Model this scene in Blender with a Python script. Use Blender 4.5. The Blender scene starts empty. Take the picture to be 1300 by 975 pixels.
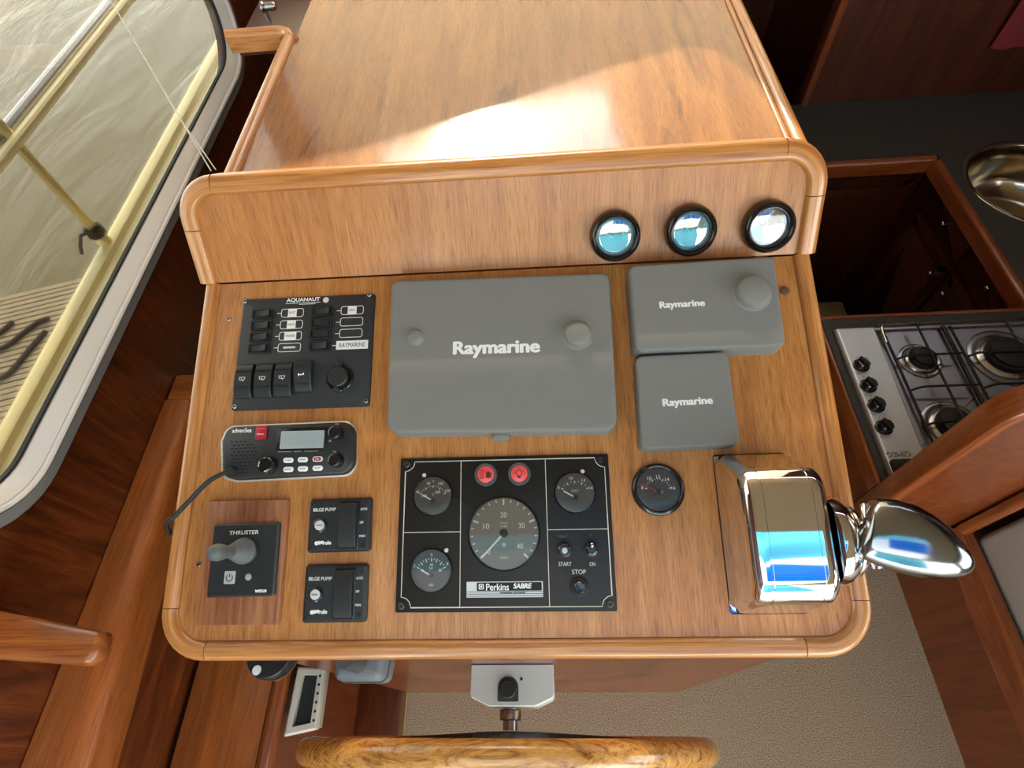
import bpy, bmesh, math, random
from mathutils import Vector, Matrix, Quaternion
random.seed(7)
SC = bpy.context.scene
COL = SC.collection
PI = math.pi

# ------------------------------------------------------------------ camera
F = 700.0
def nrm(v): return Vector(v).normalized()
_Y = nrm((3, -1109.5, F)); _X = -nrm((-11450, 450, F)); _X = (_X - _X.dot(_Y)*_Y).normalized(); _Z = _X.cross(_Y)
CAM = Vector((0, 0, 1.66))
def ray(p):
    c = Vector((p[0]-650, p[1]-487.5, F))/F
    return Vector((_X.dot(c), _Y.dot(c), _Z.dot(c)))
cd = bpy.data.cameras.new('camera'); cam = bpy.data.objects.new('camera', cd); COL.objects.link(cam)
cd.sensor_width = 36; cd.lens = 36*F/1300; cd.clip_start = .02; cd.clip_end = 300
_r = Vector((_X.x, _Y.x, _Z.x)); _d = Vector((_X.y, _Y.y, _Z.y)); _f = Vector((_X.z, _Y.z, _Z.z))
mw = Matrix.Identity(4)
for i in range(3):
    mw[i][0] = _r[i]; mw[i][1] = -_d[i]; mw[i][2] = -_f[i]; mw[i][3] = CAM[i]
cam.matrix_world = mw
SC.camera = cam

# ------------------------------------------------------------------ light
SUN = nrm((-.095, .828, .552))
w = bpy.data.worlds.new('world'); SC.world = w; w.use_nodes = True
nt = w.node_tree; nt.nodes.clear()
sky = nt.nodes.new('ShaderNodeTexSky'); sky.sky_type = 'NISHITA'; sky.sun_disc = False
sky.sun_elevation = math.asin(SUN.z); sky.sun_rotation = math.atan2(SUN.x, SUN.y)
sky.air_density = 1.0; sky.dust_density = .35; sky.ozone_density = 1.0
bg = nt.nodes.new('ShaderNodeBackground'); bg.inputs[1].default_value = .70
wo = nt.nodes.new('ShaderNodeOutputWorld')
hz = nt.nodes.new('ShaderNodeHueSaturation'); hz.inputs['Saturation'].default_value = .30
tn = nt.nodes.new('ShaderNodeMix'); tn.data_type = 'RGBA'; tn.blend_type = 'MULTIPLY'; tn.inputs[0].default_value = 1; tn.inputs[7].default_value = (1.0, .955, .86, 1)
nt.links.new(sky.outputs[0], hz.inputs['Color']); nt.links.new(hz.outputs[0], tn.inputs[6]); nt.links.new(tn.outputs[2], bg.inputs[0])
nt.links.new(bg.outputs[0], wo.inputs[0])
sl = bpy.data.lights.new('sun', 'SUN'); sl.energy = 3.2; sl.angle = math.radians(.8); sl.color = (1, .84, .58)
so = bpy.data.objects.new('sun', sl); COL.objects.link(so)
so.rotation_euler = SUN.to_track_quat('Z', 'Y').to_euler(); so.location = SUN*20
vs = SC.view_settings
vs.view_transform = 'Standard'; vs.look = 'None'; vs.gamma = 1; vs.use_curve_mapping = False
vs.exposure = 1.0

# ------------------------------------------------------------------ pixel -> place
def onz(p, z): r = ray(p); return CAM + r*((z-CAM.z)/r.z)
def onx(p, x): r = ray(p); return CAM + r*((x-CAM.x)/r.x)
def ony(p, y): r = ray(p); return CAM + r*((y-CAM.y)/r.y)
TILT = math.radians(17.2)
PU = Vector((1, 0, 0)); PV = Vector((0, math.cos(TILT), math.sin(TILT))); PN = PU.cross(PV)
PO = CAM + ray((650, 590))*.70
TB = math.radians(57.8)
BV = Vector((0, math.cos(TB), math.sin(TB))); BN = PU.cross(BV)
BO = Vector((0, .547, 1.096))
def frame(o, x, y, z):
    m = Matrix.Identity(4)
    for i in range(3): m[i][0] = x[i]; m[i][1] = y[i]; m[i][2] = z[i]; m[i][3] = o[i]
    return m
PF = frame(PO, PU, PV, PN); BF = frame(BO, PU, BV, BN)
def uv(p, h=0):
    r = ray(p); q = CAM + r*(((PO-CAM).dot(PN)+h)/r.dot(PN)) - PO
    return Vector((q.dot(PU), q.dot(PV)))
def buv(p, h=0):
    r = ray(p); q = CAM + r*(((BO-CAM).dot(BN)+h)/r.dot(BN)) - BO
    return Vector((q.dot(PU), q.dot(BV)))
def TR(x, y, z=0): return Matrix.Translation((x, y, z))
def RZ(a): return Matrix.Rotation(a, 4, 'Z')
def RX(a): return Matrix.Rotation(a, 4, 'X')
def RY(a): return Matrix.Rotation(a, 4, 'Y')
class Dev:
    """a rectangle on the helm panel from four photo corners (tl, tr, br, bl)"""
    def __init__(s, c, h=0, uvf=uv, base=None):
        q = [uvf(p, h) for p in c]; s.h = h; s.uvf = uvf
        s.c = (q[0]+q[1]+q[2]+q[3])/4
        e = (q[1]-q[0]) + (q[2]-q[3]); s.a = math.atan2(e.y, e.x)
        s.w = ((q[1]-q[0]).length+(q[2]-q[3]).length)/2; s.t = ((q[0]-q[3]).length+(q[1]-q[2]).length)/2
        s.M = (base or PF) @ TR(s.c.x, s.c.y) @ RZ(s.a)
    def L(s, p, h=None):
        d = s.uvf(p, s.h if h is None else h) - s.c; c, n = math.cos(s.a), math.sin(s.a)
        return Vector((d.x*c+d.y*n, -d.x*n+d.y*c))

# ------------------------------------------------------------------ mesh helpers
def V3(p, z=0): return Vector((p[0], p[1], p[2] if len(p) > 2 else z))
def loft(bm, rings, closed=True, caps=(True, True), uvs=None):
    vr = [[bm.verts.new(p) for p in r] for r in rings]
    n = len(rings[0]); lay = bm.loops.layers.uv.verify() if uvs else None
    for i in range(len(vr)-1):
        for j in range(n if closed else n-1):
            k = (j+1) % n
            f = bm.faces.new((vr[i][j], vr[i][k], vr[i+1][k], vr[i+1][j]))
            if uvs:
                jj = [j, j+1, j+1, j]; ii = [i, i, i+1, i+1]
                for l, a, b in zip(f.loops, ii, jj): l[lay].uv = (uvs[0][a], uvs[1]*b/n)
    if caps[0]: bm.faces.new(list(reversed(vr[0])))
    if caps[1]: bm.faces.new(vr[-1])
    return vr
def box(bm, x0, x1, y0, y1, z0, z1):
    r = lambda z: [Vector((x0, y0, z)), Vector((x1, y0, z)), Vector((x1, y1, z)), Vector((x0, y1, z))]
    loft(bm, [r(z0), r(z1)])
def bbox(x0, x1, y0, y1, z0, z1, b=0, seg=2):
    bm = bmesh.new(); box(bm, x0, x1, y0, y1, z0, z1)
    if b: bmesh.ops.bevel(bm, geom=bm.edges[:], offset=b, segments=seg, profile=.5, affect='EDGES')
    return bm
def rpoly(pts, rad, seg=6):
    """round the corners of a ccw polygon"""
    n = len(pts); out = []
    if not hasattr(rad, '__len__'): rad = [rad]*n
    for i in range(n):
        p = Vector(pts[i][:2]); a = Vector(pts[i-1][:2])-p; b = Vector(pts[(i+1) % n][:2])-p
        r = rad[i]
        if r <= 1e-6: out.append(p); continue
        la, lb = a.length, b.length; a.normalize(); b.normalize()
        ang = a.angle(b); t = min(r/math.tan(ang/2), la*.49, lb*.49); rr = t*math.tan(ang/2)
        c = p + (a+b).normalized()*(rr/math.sin(ang/2))
        s = p+a*t-c; e = p+b*t-c
        th = s.angle_signed(e)
        for k in range(seg+1):
            q = s.copy(); q.rotate(Matrix.Rotation(-th*k/seg, 2)); out.append(c+q)
    return out
def rrect(w, h, r, seg=6, cx=0, cy=0):
    return rpoly([(cx-w/2, cy-h/2), (cx+w/2, cy-h/2), (cx+w/2, cy+h/2), (cx-w/2, cy+h/2)], r, seg)
def inset(o, d):
    """crude inset of a convex-ish outline along vertex normals"""
    n = len(o); r = []
    for i in range(n):
        a = (o[i]-o[i-1]); b = (o[(i+1) % n]-o[i])
        if a.length < 1e-9: a = b
        if b.length < 1e-9: b = a
        t = (a.normalized()+b.normalized()).normalized(); m = Vector((-t.y, t.x))
        cs = max(.5, m.dot(Vector((-b.normalized().y, b.normalized().x))))
        r.append(o[i]+m*(d/cs))
    return r
def plate(out, layers, bm=None):
    """stack of (inset, z) layers over one outline"""
    bm = bm or bmesh.new()
    loft(bm, [[Vector((p.x, p.y, z)) for p in inset(out, d)] for d, z in layers])
    return bm
def rplate(w, h, t, r, b=0, z0=0, seg=6, cx=0, cy=0):
    o = rrect(w, h, r, seg, cx, cy)
    if b: return plate(o, [(0, z0), (0, z0+t-b), (b*.3, z0+t-b*.3), (b, z0+t)])
    return plate(o, [(0, z0), (0, z0+t)])
def lathe(prof, seg=32, bm=None, M=None, caps=(True, True)):
    bm = bm or bmesh.new(); rings = []
    for r, z in prof:
        ring = [Vector((r*math.cos(2*PI*k/seg), r*math.sin(2*PI*k/seg), z)) for k in range(seg)]
        rings.append([M @ v for v in ring] if M else ring)
    loft(bm, rings, caps=caps)
    return bm
def sweep(path, prof, bm=None, up=Vector((0, 0, 1)), closed=False, caps=True):
    """profile (x = to the right of travel, y = up) along a path, with uv in metres"""
    bm = bm or bmesh.new(); P = [Vector(p) for p in path]; n = len(P); rings = []; L = [0]
    for i in range(n):
        if closed: t = (P[(i+1) % n]-P[i-1])
        else: t = P[min(i+1, n-1)]-P[max(i-1, 0)]
        t.normalize(); s = t.cross(up); s.normalize(); u = s.cross(t)
        k = 1.0
        if 0 < i < n-1 or closed:
            a = (P[i]-P[i-1]).normalized(); k = 1/max(.6, a.dot(t))
        rings.append([P[i]+s*(q[0]*k)+u*q[1] for q in prof])
        if i: L.append(L[-1]+(P[i]-P[i-1]).length)
    if closed: rings.append([v.copy() for v in rings[0]]); L.append(L[-1]+(P[0]-P[-1]).length)
    per = sum((Vector(prof[i])-Vector(prof[i-1])).length for i in range(len(prof)))
    loft(bm, rings, caps=(caps and not closed, caps and not closed), uvs=(L, per))
    if closed: bmesh.ops.remove_doubles(bm, verts=bm.verts[:], dist=1e-6)
    return bm
def circ(r, n=10, e=1): return [(r*math.cos(2*PI*k/n), r*e*math.sin(2*PI*k/n)) for k in range(n)]
def tube(path, r, n=8, bm=None):
    P = [Vector(p) for p in path]; up = Vector((0, 0, 1))
    d = (P[-1]-P[0]).normalized() if (P[-1]-P[0]).length > 1e-6 else Vector((1, 0, 0))
    if abs(d.z) > .8: up = Vector((0, 1, 0)) if abs(d.y) < .5 else Vector((1, 0, 0))
    return sweep(P, circ(r, n), bm, up)
def spline(pts, n=8):
    P = [Vector(p) for p in pts]; P = [P[0]*2-P[1]] + P + [P[-1]*2-P[-2]]; out = []
    for i in range(1, len(P)-2):
        for k in range(n):
            t = k/n; a, b, c, d = P[i-1], P[i], P[i+1], P[i+2]
            out.append(.5*((2*b)+(c-a)*t+(2*a-5*b+4*c-d)*t*t+(3*b-a-3*c+d)*t**3))
    out.append(P[-2]); return out
def fill_hole(outer, holes, thick, M=None):
    """sheet in local xy with holes, extruded along -z by thick"""
    bm = bmesh.new(); ed = []
    for lp in [outer]+holes:
        vs_ = [bm.verts.new((p[0], p[1], 0)) for p in lp]
        ed += [bm.edges.new((vs_[i], vs_[(i+1) % len(vs_)])) for i in range(len(vs_))]
    bmesh.ops.triangle_fill(bm, use_beauty=True, use_dissolve=False, edges=ed)
    r = bmesh.ops.extrude_face_region(bm, geom=bm.faces[:])
    for v in r['geom']:
        if isinstance(v, bmesh.types.BMVert): v.co.z -= thick
    bmesh.ops.recalc_face_normals(bm, faces=bm.faces[:])
    if M: bm.transform(M)
    return bm

def bars(lst, th=.0002):
    """list of (x0,y0,x1,y1,width) strokes"""
    b = bmesh.new()
    for x0, y0, x1, y1, w_ in lst:
        d = Vector((x1-x0, y1-y0)); n_ = Vector((-d.y, d.x)).normalized()*w_/2
        o = [Vector((x0+n_.x, y0+n_.y, 0)), Vector((x0-n_.x, y0-n_.y, 0)), Vector((x1-n_.x, y1-n_.y, 0)), Vector((x1+n_.x, y1+n_.y, 0))]
        loft(b, [o, [v+Vector((0, 0, th)) for v in o]])
    return b
def put(name, bm, mat, parent=None, M=None, smooth=28, recalc=True):
    if recalc: bmesh.ops.recalc_face_normals(bm, faces=bm.faces[:])
    me = bpy.data.meshes.new(name); bm.to_mesh(me); bm.free()
    if mat: me.materials.append(mat)
    if smooth:
        me.shade_smooth(); me.set_sharp_from_angle(angle=math.radians(smooth))
    o = bpy.data.objects.new(name, me); COL.objects.link(o)
    if parent: o.parent = parent
    if M is not None:
        if parent: o.matrix_local = M
        else: o.matrix_world = M
    return o
def dupe(o, parent, M):
    c = o.copy(); COL.objects.link(c); c.parent = parent; c.matrix_local = M
    return c
def tag(o, label, cat, group=None):
    o['label'] = label; o['category'] = cat
    if group: o['group'] = group
    return o
def thing(name, label, cat, M, group=None):
    o = bpy.data.objects.new(name, None); o.empty_display_size = .02; COL.objects.link(o); o.matrix_world = M
    return tag(o, label, cat, group)
def struct(o): o['kind'] = 'structure'; return o
_txt = []
def text(s, mat, parent, x, y, z, wd, hg, rot=0, bold=0, shear=0, name='lettering', th=.00025, rotM=None, left=False):
    """lettering fitted into wd x hg, centred at x, y"""
    cu = bpy.data.curves.new('t', 'FONT'); cu.body = s; cu.size = 1; cu.shear = shear; cu.resolution_u = 4
    ob = bpy.data.objects.new('t', cu); COL.objects.link(ob)
    bpy.context.view_layer.update()
    me = bpy.data.meshes.new_from_object(ob.evaluated_get(bpy.context.evaluated_depsgraph_get()))
    bpy.data.objects.remove(ob); bpy.data.curves.remove(cu)
    bm = bmesh.new(); bm.from_mesh(me)
    if bold:                              # heavier strokes: the outline repeated round a small circle
        for v in bm.verts: v.co.x -= bold; v.co.z = 0
        for k in range(1, 6):
            n0 = len(bm.verts); bm.from_mesh(me); bm.verts.ensure_lookup_table()
            for v in bm.verts[n0:]: v.co.x -= bold*math.cos(2*PI*k/6); v.co.y -= bold*.7*math.sin(2*PI*k/6); v.co.z = k*.00003
    bpy.data.meshes.remove(me)
    xs = [v.co.x for v in bm.verts]; ys = [v.co.y for v in bm.verts]
    x0, x1, y0, y1 = min(xs), max(xs), min(ys), max(ys)
    for v in bm.verts:
        v.co.x = (v.co.x-(x0+x1)/2)/(x1-x0)*wd; v.co.y = (v.co.y-(y0+y1)/2)/(y1-y0)*hg
    return put(name, bm, mat, parent, TR(x, y, z+th) @ RZ(rot) @ (rotM or Matrix.Identity(4)), smooth=0, recalc=False)

# ------------------------------------------------------------------ materials
def newmat(name):
    m = bpy.data.materials.new(name); m.use_nodes = True
    return m, m.node_tree, m.node_tree.nodes['Principled BSDF']
def srgb(r, g, b):
    f = lambda c: (c/255/12.92) if c/255 <= .04045 else ((c/255+.055)/1.055)**2.4
    return (f(r), f(g), f(b), 1)
def plain(name, col, rough=.5, metal=0, spec=.5, coat=0, bump=0, bscale=300, var=0):
    m, t, b = newmat(name)
    b.inputs['Base Color'].default_value = col; b.inputs['Roughness'].default_value = rough
    b.inputs['Metallic'].default_value = metal; b.inputs['Specular IOR Level'].default_value = spec
    b.inputs['Coat Weight'].default_value = coat; b.inputs['Coat Roughness'].default_value = .08
    tc = t.nodes.new('ShaderNodeTexCoord'); nz = t.nodes.new('ShaderNodeTexNoise'); nz.inputs['Scale'].default_value = bscale
    nz.inputs['Detail'].default_value = 4
    t.links.new(tc.outputs['Object'], nz.inputs['Vector'])
    if bump:
        bp = t.nodes.new('ShaderNodeBump'); bp.inputs['Strength'].default_value = bump; bp.inputs['Distance'].default_value = .001
        t.links.new(nz.outputs['Fac'], bp.inputs['Height']); t.links.new(bp.outputs[0], b.inputs['Normal'])
    if var:
        mx = t.nodes.new('ShaderNodeMix'); mx.data_type = 'RGBA'
        mx.inputs[6].default_value = [c*(1-var) for c in col[:3]]+[1]; mx.inputs[7].default_value = [min(1, c*(1+var)) for c in col[:3]]+[1]
        n2 = t.nodes.new('ShaderNodeTexNoise'); n2.inputs['Scale'].default_value = bscale*.12; n2.inputs['Detail'].default_value = 6
        t.links.new(tc.outputs['Object'], n2.inputs['Vector'])
        t.links.new(n2.outputs['Fac'], mx.inputs[0]); t.links.new(mx.outputs[2], b.inputs['Base Color'])
    return m
def wood(name, dark, mid, light, axis='Y', coord='Object', rough=.32, coat=.4, across=45, along=2.2, pore=.55, warp=.6, streak=0, spec=.5, coatr=.16, short=14, wavy=0):
    m, t, b = newmat(name); N = t.nodes.new; ln = t.links.new
    tc = N('ShaderNodeTexCoord'); mp = N('ShaderNodeMapping'); mp2 = N('ShaderNodeMapping')
    sc = {'X': (along, across, across), 'Y': (across, along, across), 'Z': (across, across, along)}[axis]
    s2 = {'X': (short, 560, 560), 'Y': (560, short, 560), 'Z': (560, 560, short)}[axis]
    mp.inputs['Scale'].default_value = sc; mp2.inputs['Scale'].default_value = s2
    ln(tc.outputs[coord], mp.inputs['Vector']); ln(tc.outputs[coord], mp2.inputs['Vector'])
    n1 = N('ShaderNodeTexNoise'); n1.inputs['Scale'].default_value = 1; n1.inputs['Detail'].default_value = 5; n1.inputs['Roughness'].default_value = .62; n1.inputs['Distortion'].default_value = warp
    n2 = N('ShaderNodeTexNoise'); n2.inputs['Scale'].default_value = 1; n2.inputs['Detail'].default_value = 3; n2.inputs['Roughness'].default_value = .6
    ln(mp.outputs[0], n1.inputs['Vector']); ln(mp2.outputs[0], n2.inputs['Vector'])
    rp = N('ShaderNodeValToRGB'); e = rp.color_ramp.elements
    e[0].position = .30; e[0].color = dark; e[1].position = .72; e[1].color = light
    k = rp.color_ramp.elements.new(.50); k.color = mid
    ln(n1.outputs['Fac'], rp.inputs[0])
    r2 = N('ShaderNodeValToRGB'); e2 = r2.color_ramp.elements
    e2[0].position = .34; e2[0].color = (1-pore, 1-pore*1.1, 1-pore*1.2, 1); e2[1].position = .52; e2[1].color = (1, 1, 1, 1)
    ln(n2.outputs['Fac'], r2.inputs[0])
    mx = N('ShaderNodeMix'); mx.data_type = 'RGBA'; mx.blend_type = 'MULTIPLY'; mx.inputs[0].default_value = 1
    ln(rp.outputs[0], mx.inputs[6]); ln(r2.outputs[0], mx.inputs[7]); out = mx.outputs[2]
    if streak:
        n3 = N('ShaderNodeTexNoise'); n3.inputs['Scale'].default_value = 1; n3.inputs['Detail'].default_value = 6; n3.inputs['Distortion'].default_value = 1.2
        m3 = N('ShaderNodeMapping'); m3.inputs['Scale'].default_value = {'X': (3, 26, 26), 'Y': (26, 3, 26), 'Z': (26, 26, 3)}[axis]
        m3.inputs['Location'].default_value = (4.3, 1.7, 2.2)
        ln(tc.outputs[coord], m3.inputs['Vector']); ln(m3.outputs[0], n3.inputs['Vector'])
        r3 = N('ShaderNodeValToRGB'); e3 = r3.color_ramp.elements
        e3[0].position = .30; e3[0].color = (.38, .27, .20, 1); e3[1].position = .40; e3[1].color = (1, 1, 1, 1)
        ln(n3.outputs['Fac'], r3.inputs[0])
        m4 = N('ShaderNodeMix'); m4.data_type = 'RGBA'; m4.blend_type = 'MULTIPLY'; m4.inputs[0].default_value = streak
        ln(out, m4.inputs[6]); ln(r3.outputs[0], m4.inputs[7]); out = m4.outputs[2]
    ln(out, b.inputs['Base Color'])
    b.inputs['Roughness'].default_value = rough; b.inputs['Coat Weight'].default_value = coat; b.inputs['Coat Roughness'].default_value = coatr; b.inputs['Specular IOR Level'].default_value = spec
    bp = N('ShaderNodeBump'); bp.inputs['Strength'].default_value = .25; bp.inputs['Distance'].default_value = .0006
    ln(n2.outputs['Fac'], bp.inputs['Height']); ln(bp.outputs[0], b.inputs['Normal'])
    if wavy:
        b2 = N('ShaderNodeBump'); b2.inputs['Strength'].default_value = wavy; b2.inputs['Distance'].default_value = .0012
        ln(n1.outputs['Fac'], b2.inputs['Height']); ln(b2.outputs[0], b.inputs['Coat Normal'])
    return m
def glassy(name, tint=(1, 1, 1, 1), rough=.02, base=.06, gain=1.0):
    """clear pane: see-through with a mirror sheen that grows at grazing angles"""
    m = bpy.data.materials.new(name); m.use_nodes = True; t = m.node_tree; t.nodes.clear()
    o = t.nodes.new('ShaderNodeOutputMaterial'); mx = t.nodes.new('ShaderNodeMixShader'); tr = t.nodes.new('ShaderNodeBsdfTransparent')
    gl = t.nodes.new('ShaderNodeBsdfGlossy'); fr = t.nodes.new('ShaderNodeFresnel'); ma = t.nodes.new('ShaderNodeMath')
    fr.inputs[0].default_value = 1.5; tr.inputs[0].default_value = tint; gl.inputs['Roughness'].default_value = rough
    ma.operation = 'MULTIPLY_ADD'; ma.inputs[1].default_value = gain; ma.inputs[2].default_value = base; ma.use_clamp = True
    t.links.new(fr.outputs[0], ma.inputs[0]); t.links.new(ma.outputs[0], mx.inputs[0])
    t.links.new(tr.outputs[0], mx.inputs[1]); t.links.new(gl.outputs[0], mx.inputs[2]); t.links.new(mx.outputs[0], o.inputs[0])
    return m

W_panel = wood('panel_teak', srgb(166, 104, 50), srgb(186, 122, 62), srgb(202, 141, 80), 'Y', across=70, along=4.0, rough=.38, coat=.30, pore=.36, short=34)
W_back = wood('backboard_teak', srgb(166, 102, 48), srgb(184, 119, 59), srgb(198, 134, 73), 'Y', across=65, along=3.0, rough=.38, coat=.25, pore=.34, short=28)
W_rim = wood('moulding_teak', srgb(158, 92, 42), srgb(198, 132, 70), srgb(216, 156, 96), 'X', coord='UV', across=70, along=4, rough=.3, coat=.5, pore=.4)
W_dash = wood('dash_teak', srgb(132, 80, 38), srgb(158, 102, 54), srgb(176, 120, 68), 'Y', across=34, along=3.0, rough=.45, coat=1.0, pore=.34, streak=.85, spec=.05, coatr=.125, short=40, wavy=.12)
W_dark = wood('wall_mahogany', srgb(62, 26, 10), srgb(92, 42, 16), srgb(120, 58, 24), 'Y', across=40, along=4, rough=.3, coat=.5, pore=.35, warp=1.5)
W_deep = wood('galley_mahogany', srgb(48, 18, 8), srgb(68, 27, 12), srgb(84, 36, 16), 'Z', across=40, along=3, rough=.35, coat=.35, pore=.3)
W_mid = wood('ledge_teak', srgb(140, 74, 30), srgb(158, 86, 38), srgb(172, 100, 48), 'Y', across=40, along=3, rough=.34, coat=.4, pore=.35)
W_midx = wood('rail_teak', srgb(128, 66, 26), srgb(160, 90, 40), srgb(184, 112, 54), 'X', across=40, along=3, rough=.34, coat=.4, pore=.35)
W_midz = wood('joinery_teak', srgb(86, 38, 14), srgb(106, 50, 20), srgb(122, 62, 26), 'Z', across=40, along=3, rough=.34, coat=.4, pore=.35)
W_uvdk = wood('moulding_mahogany', srgb(96, 44, 18), srgb(132, 66, 28), srgb(160, 88, 42), 'X', coord='UV', across=60, along=4, rough=.3, coat=.5, pore=.35)
W_plinth = wood('plinth_teak', srgb(116, 64, 36), srgb(150, 92, 56), srgb(172, 116, 76), 'Y', across=55, along=3, rough=.4, coat=.25, pore=.35, streak=.5)
W_wheel = wood('wheel_teak', srgb(120, 66, 22), srgb(206, 144, 70), srgb(226, 172, 96), 'X', coord='Object', across=42, along=10, rough=.25, coat=.7, pore=.25, warp=4.0)
BLACK = plain('black_plastic', srgb(34, 36, 38), .42, bump=.06, bscale=900)
BLACKM = plain('black_matte_plastic', srgb(26, 27, 29), .6, bump=.08, bscale=900)
BLACKG = plain('black_gloss_plastic', srgb(20, 20, 21), .22, coat=.3)
PLATE = plain('black_engraved_plate', srgb(40, 42, 45), .5, bump=.05, bscale=800, var=.08)
ENGP = plain('engine_plate_black', srgb(28, 25, 22), .42, spec=.3, bump=.02, bscale=400)
GREY = plain('grey_rubber', srgb(124, 123, 118), .66, spec=.22, bump=.06, bscale=1500, var=.04)
GREYL = plain('grey_plastic', srgb(130, 140, 145), .45)
GREYJ = plain('joystick_grey', srgb(92, 96, 96), .55)
WHITE = plain('white_print', srgb(236, 236, 232), .5)
CREAMP = plain('cream_print', srgb(214, 206, 188), .5)
OFFW = plain('white_enamel', srgb(206, 204, 196), .28, coat=.4, var=.05, bscale=60)
RED = plain('red_plastic', srgb(176, 34, 44), .35)
REDL = plain('red_lens', srgb(236, 84, 84), .3)
LCD = plain('lcd_grey', srgb(186, 198, 198), .35)
CHROME = plain('chrome', (.74, .74, .75, 1), .03, 1)
STEEL = plain('stainless_steel', srgb(176, 176, 178), .24, 1, bump=.03, bscale=500)
STEELB = plain('brushed_steel', srgb(178, 178, 182), .34, 1, bump=.05, bscale=900, var=.06)
SINKM = plain('sink_steel', srgb(170, 160, 140), .16, 1)
BRASS = plain('bronze', srgb(150, 128, 104), .35, 1, bump=.2, bscale=400)
ALU = plain('window_aluminium', srgb(206, 202, 198), .42, 0, var=.05, bscale=80)
ALUD = plain('window_frame_grey', srgb(124, 122, 119), .40, 0, var=.06, bscale=80)
RUBBER = plain('rubber_black', srgb(20, 18, 17), .7)
DIALG = plain('dial_grey', srgb(112, 107, 92), .5)  # light grey includes the ceiling's reflection, put into the dial colour
DIALK = plain('dial_black', srgb(66, 63, 58), .5)
DIALB = plain('dial_charcoal', srgb(62, 62, 60), .5)
COUNTER = plain('dark_worktop', srgb(52, 50, 46), .5, var=.15, bscale=300, bump=.03)
FABRIC = plain('cushion_fabric', srgb(160, 150, 138), .9, bump=.5, bscale=1200, var=.06)
CREAM = plain('cream_headliner', srgb(240, 226, 200), .7)
GELCOAT = plain('cream_gelcoat', srgb(230, 212, 150), .35, coat=.3, var=.06, bscale=30)
REDCL = plain('red_cloth', srgb(112, 22, 24), .8, bump=.6, bscale=60, var=.3)
ROPE = plain('dark_rope', srgb(62, 54, 48), .9, bump=.8, bscale=300)
CORDW = plain('white_cord', srgb(214, 206, 196), .7)
BEIGE = plain('beige_mat', srgb(150, 130, 104), .9, bump=.4, bscale=400, var=.1)
BLUEC = plain('blue_canvas', srgb(40, 120, 190), .8, bump=.2, bscale=200)
GLASS = glassy('gauge_glass', base=.0, gain=.55)
GLASSM = glassy('mirror_gauge_glass', base=.30, gain=1.0)
PANE = glassy('window_glass', tint=(.66, .66, .62, 1), base=.0, gain=.5)

# carpet
def carpet_mat():
    m, t, b = newmat('carpet'); N = t.nodes.new
    tc = N('ShaderNodeTexCoord'); n = N('ShaderNodeTexNoise'); n.inputs['Scale'].default_value = 380; n.inputs['Detail'].default_value = 4
    rp = N('ShaderNodeValToRGB'); rp.color_ramp.elements[0].position = .35; rp.color_ramp.elements[0].color = srgb(122, 96, 72)
    rp.color_ramp.elements[1].position = .68; rp.color_ramp.elements[1].color = srgb(190, 164, 134)
    bp = N('ShaderNodeBump'); bp.inputs['Strength'].default_value = .9; bp.inputs['Distance'].default_value = .004
    t.links.new(tc.outputs['Object'], n.inputs['Vector']); t.links.new(n.outputs['Fac'], rp.inputs[0]); t.links.new(rp.outputs[0], b.inputs['Base Color'])
    t.links.new(n.outputs['Fac'], bp.inputs['Height']); t.links.new(bp.outputs[0], b.inputs['Normal']); b.inputs['Roughness'].default_value = .95
    return m
CARPET = carpet_mat()
def water_mat():
    m, t, b = newmat('harbour_water'); N = t.nodes.new
    tc = N('ShaderNodeTexCoord'); mp = N('ShaderNodeMapping'); mp.inputs['Scale'].default_value = (1.1, .35, 1)
    mp.inputs['Rotation'].default_value = (0, 0, .5)
    n = N('ShaderNodeTexNoise'); n.inputs['Scale'].default_value = 1.6; n.inputs['Detail'].default_value = 5; n.inputs['Distortion'].default_value = .5
    bp = N('ShaderNodeBump'); bp.inputs['Strength'].default_value = .35; bp.inputs['Distance'].default_value = .12
    t.links.new(tc.outputs['Object'], mp.inputs[0]); t.links.new(mp.outputs[0], n.inputs['Vector'])
    t.links.new(n.outputs['Fac'], bp.inputs['Height']); t.links.new(bp.outputs[0], b.inputs['Normal'])
    b.inputs['Base Color'].default_value = srgb(104, 90, 46); b.inputs['Roughness'].default_value = .10
    return m
WATER = water_mat()
def cloth_mat():
    m, t, b = newmat('blocker_cloth')
    b.inputs['Base Color'].default_value = srgb(232, 222, 202); b.inputs['Roughness'].default_value = .9
    tl = t.nodes.new('ShaderNodeBsdfTranslucent'); tl.inputs[0].default_value = srgb(240, 234, 220)
    mx = t.nodes.new('ShaderNodeMixShader'); mx.inputs[0].default_value = .65
    o = t.nodes['Material Output']; t.links.new(b.outputs[0], mx.inputs[1]); t.links.new(tl.outputs[0], mx.inputs[2]); t.links.new(mx.outputs[0], o.inputs[0])
    return m
BLOCKER = cloth_mat()

# ================================================================== SETTING
dxl, dxr = -.443, .352        # dash edges
XW = -.75                      # inside face of the port cabin side
DZ = 1.165                     # height of the dash top
# carpet floor
struct(put('floor', bbox(-.40, .955, -1.6, .50, -.03, 0), CARPET, smooth=0))
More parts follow.
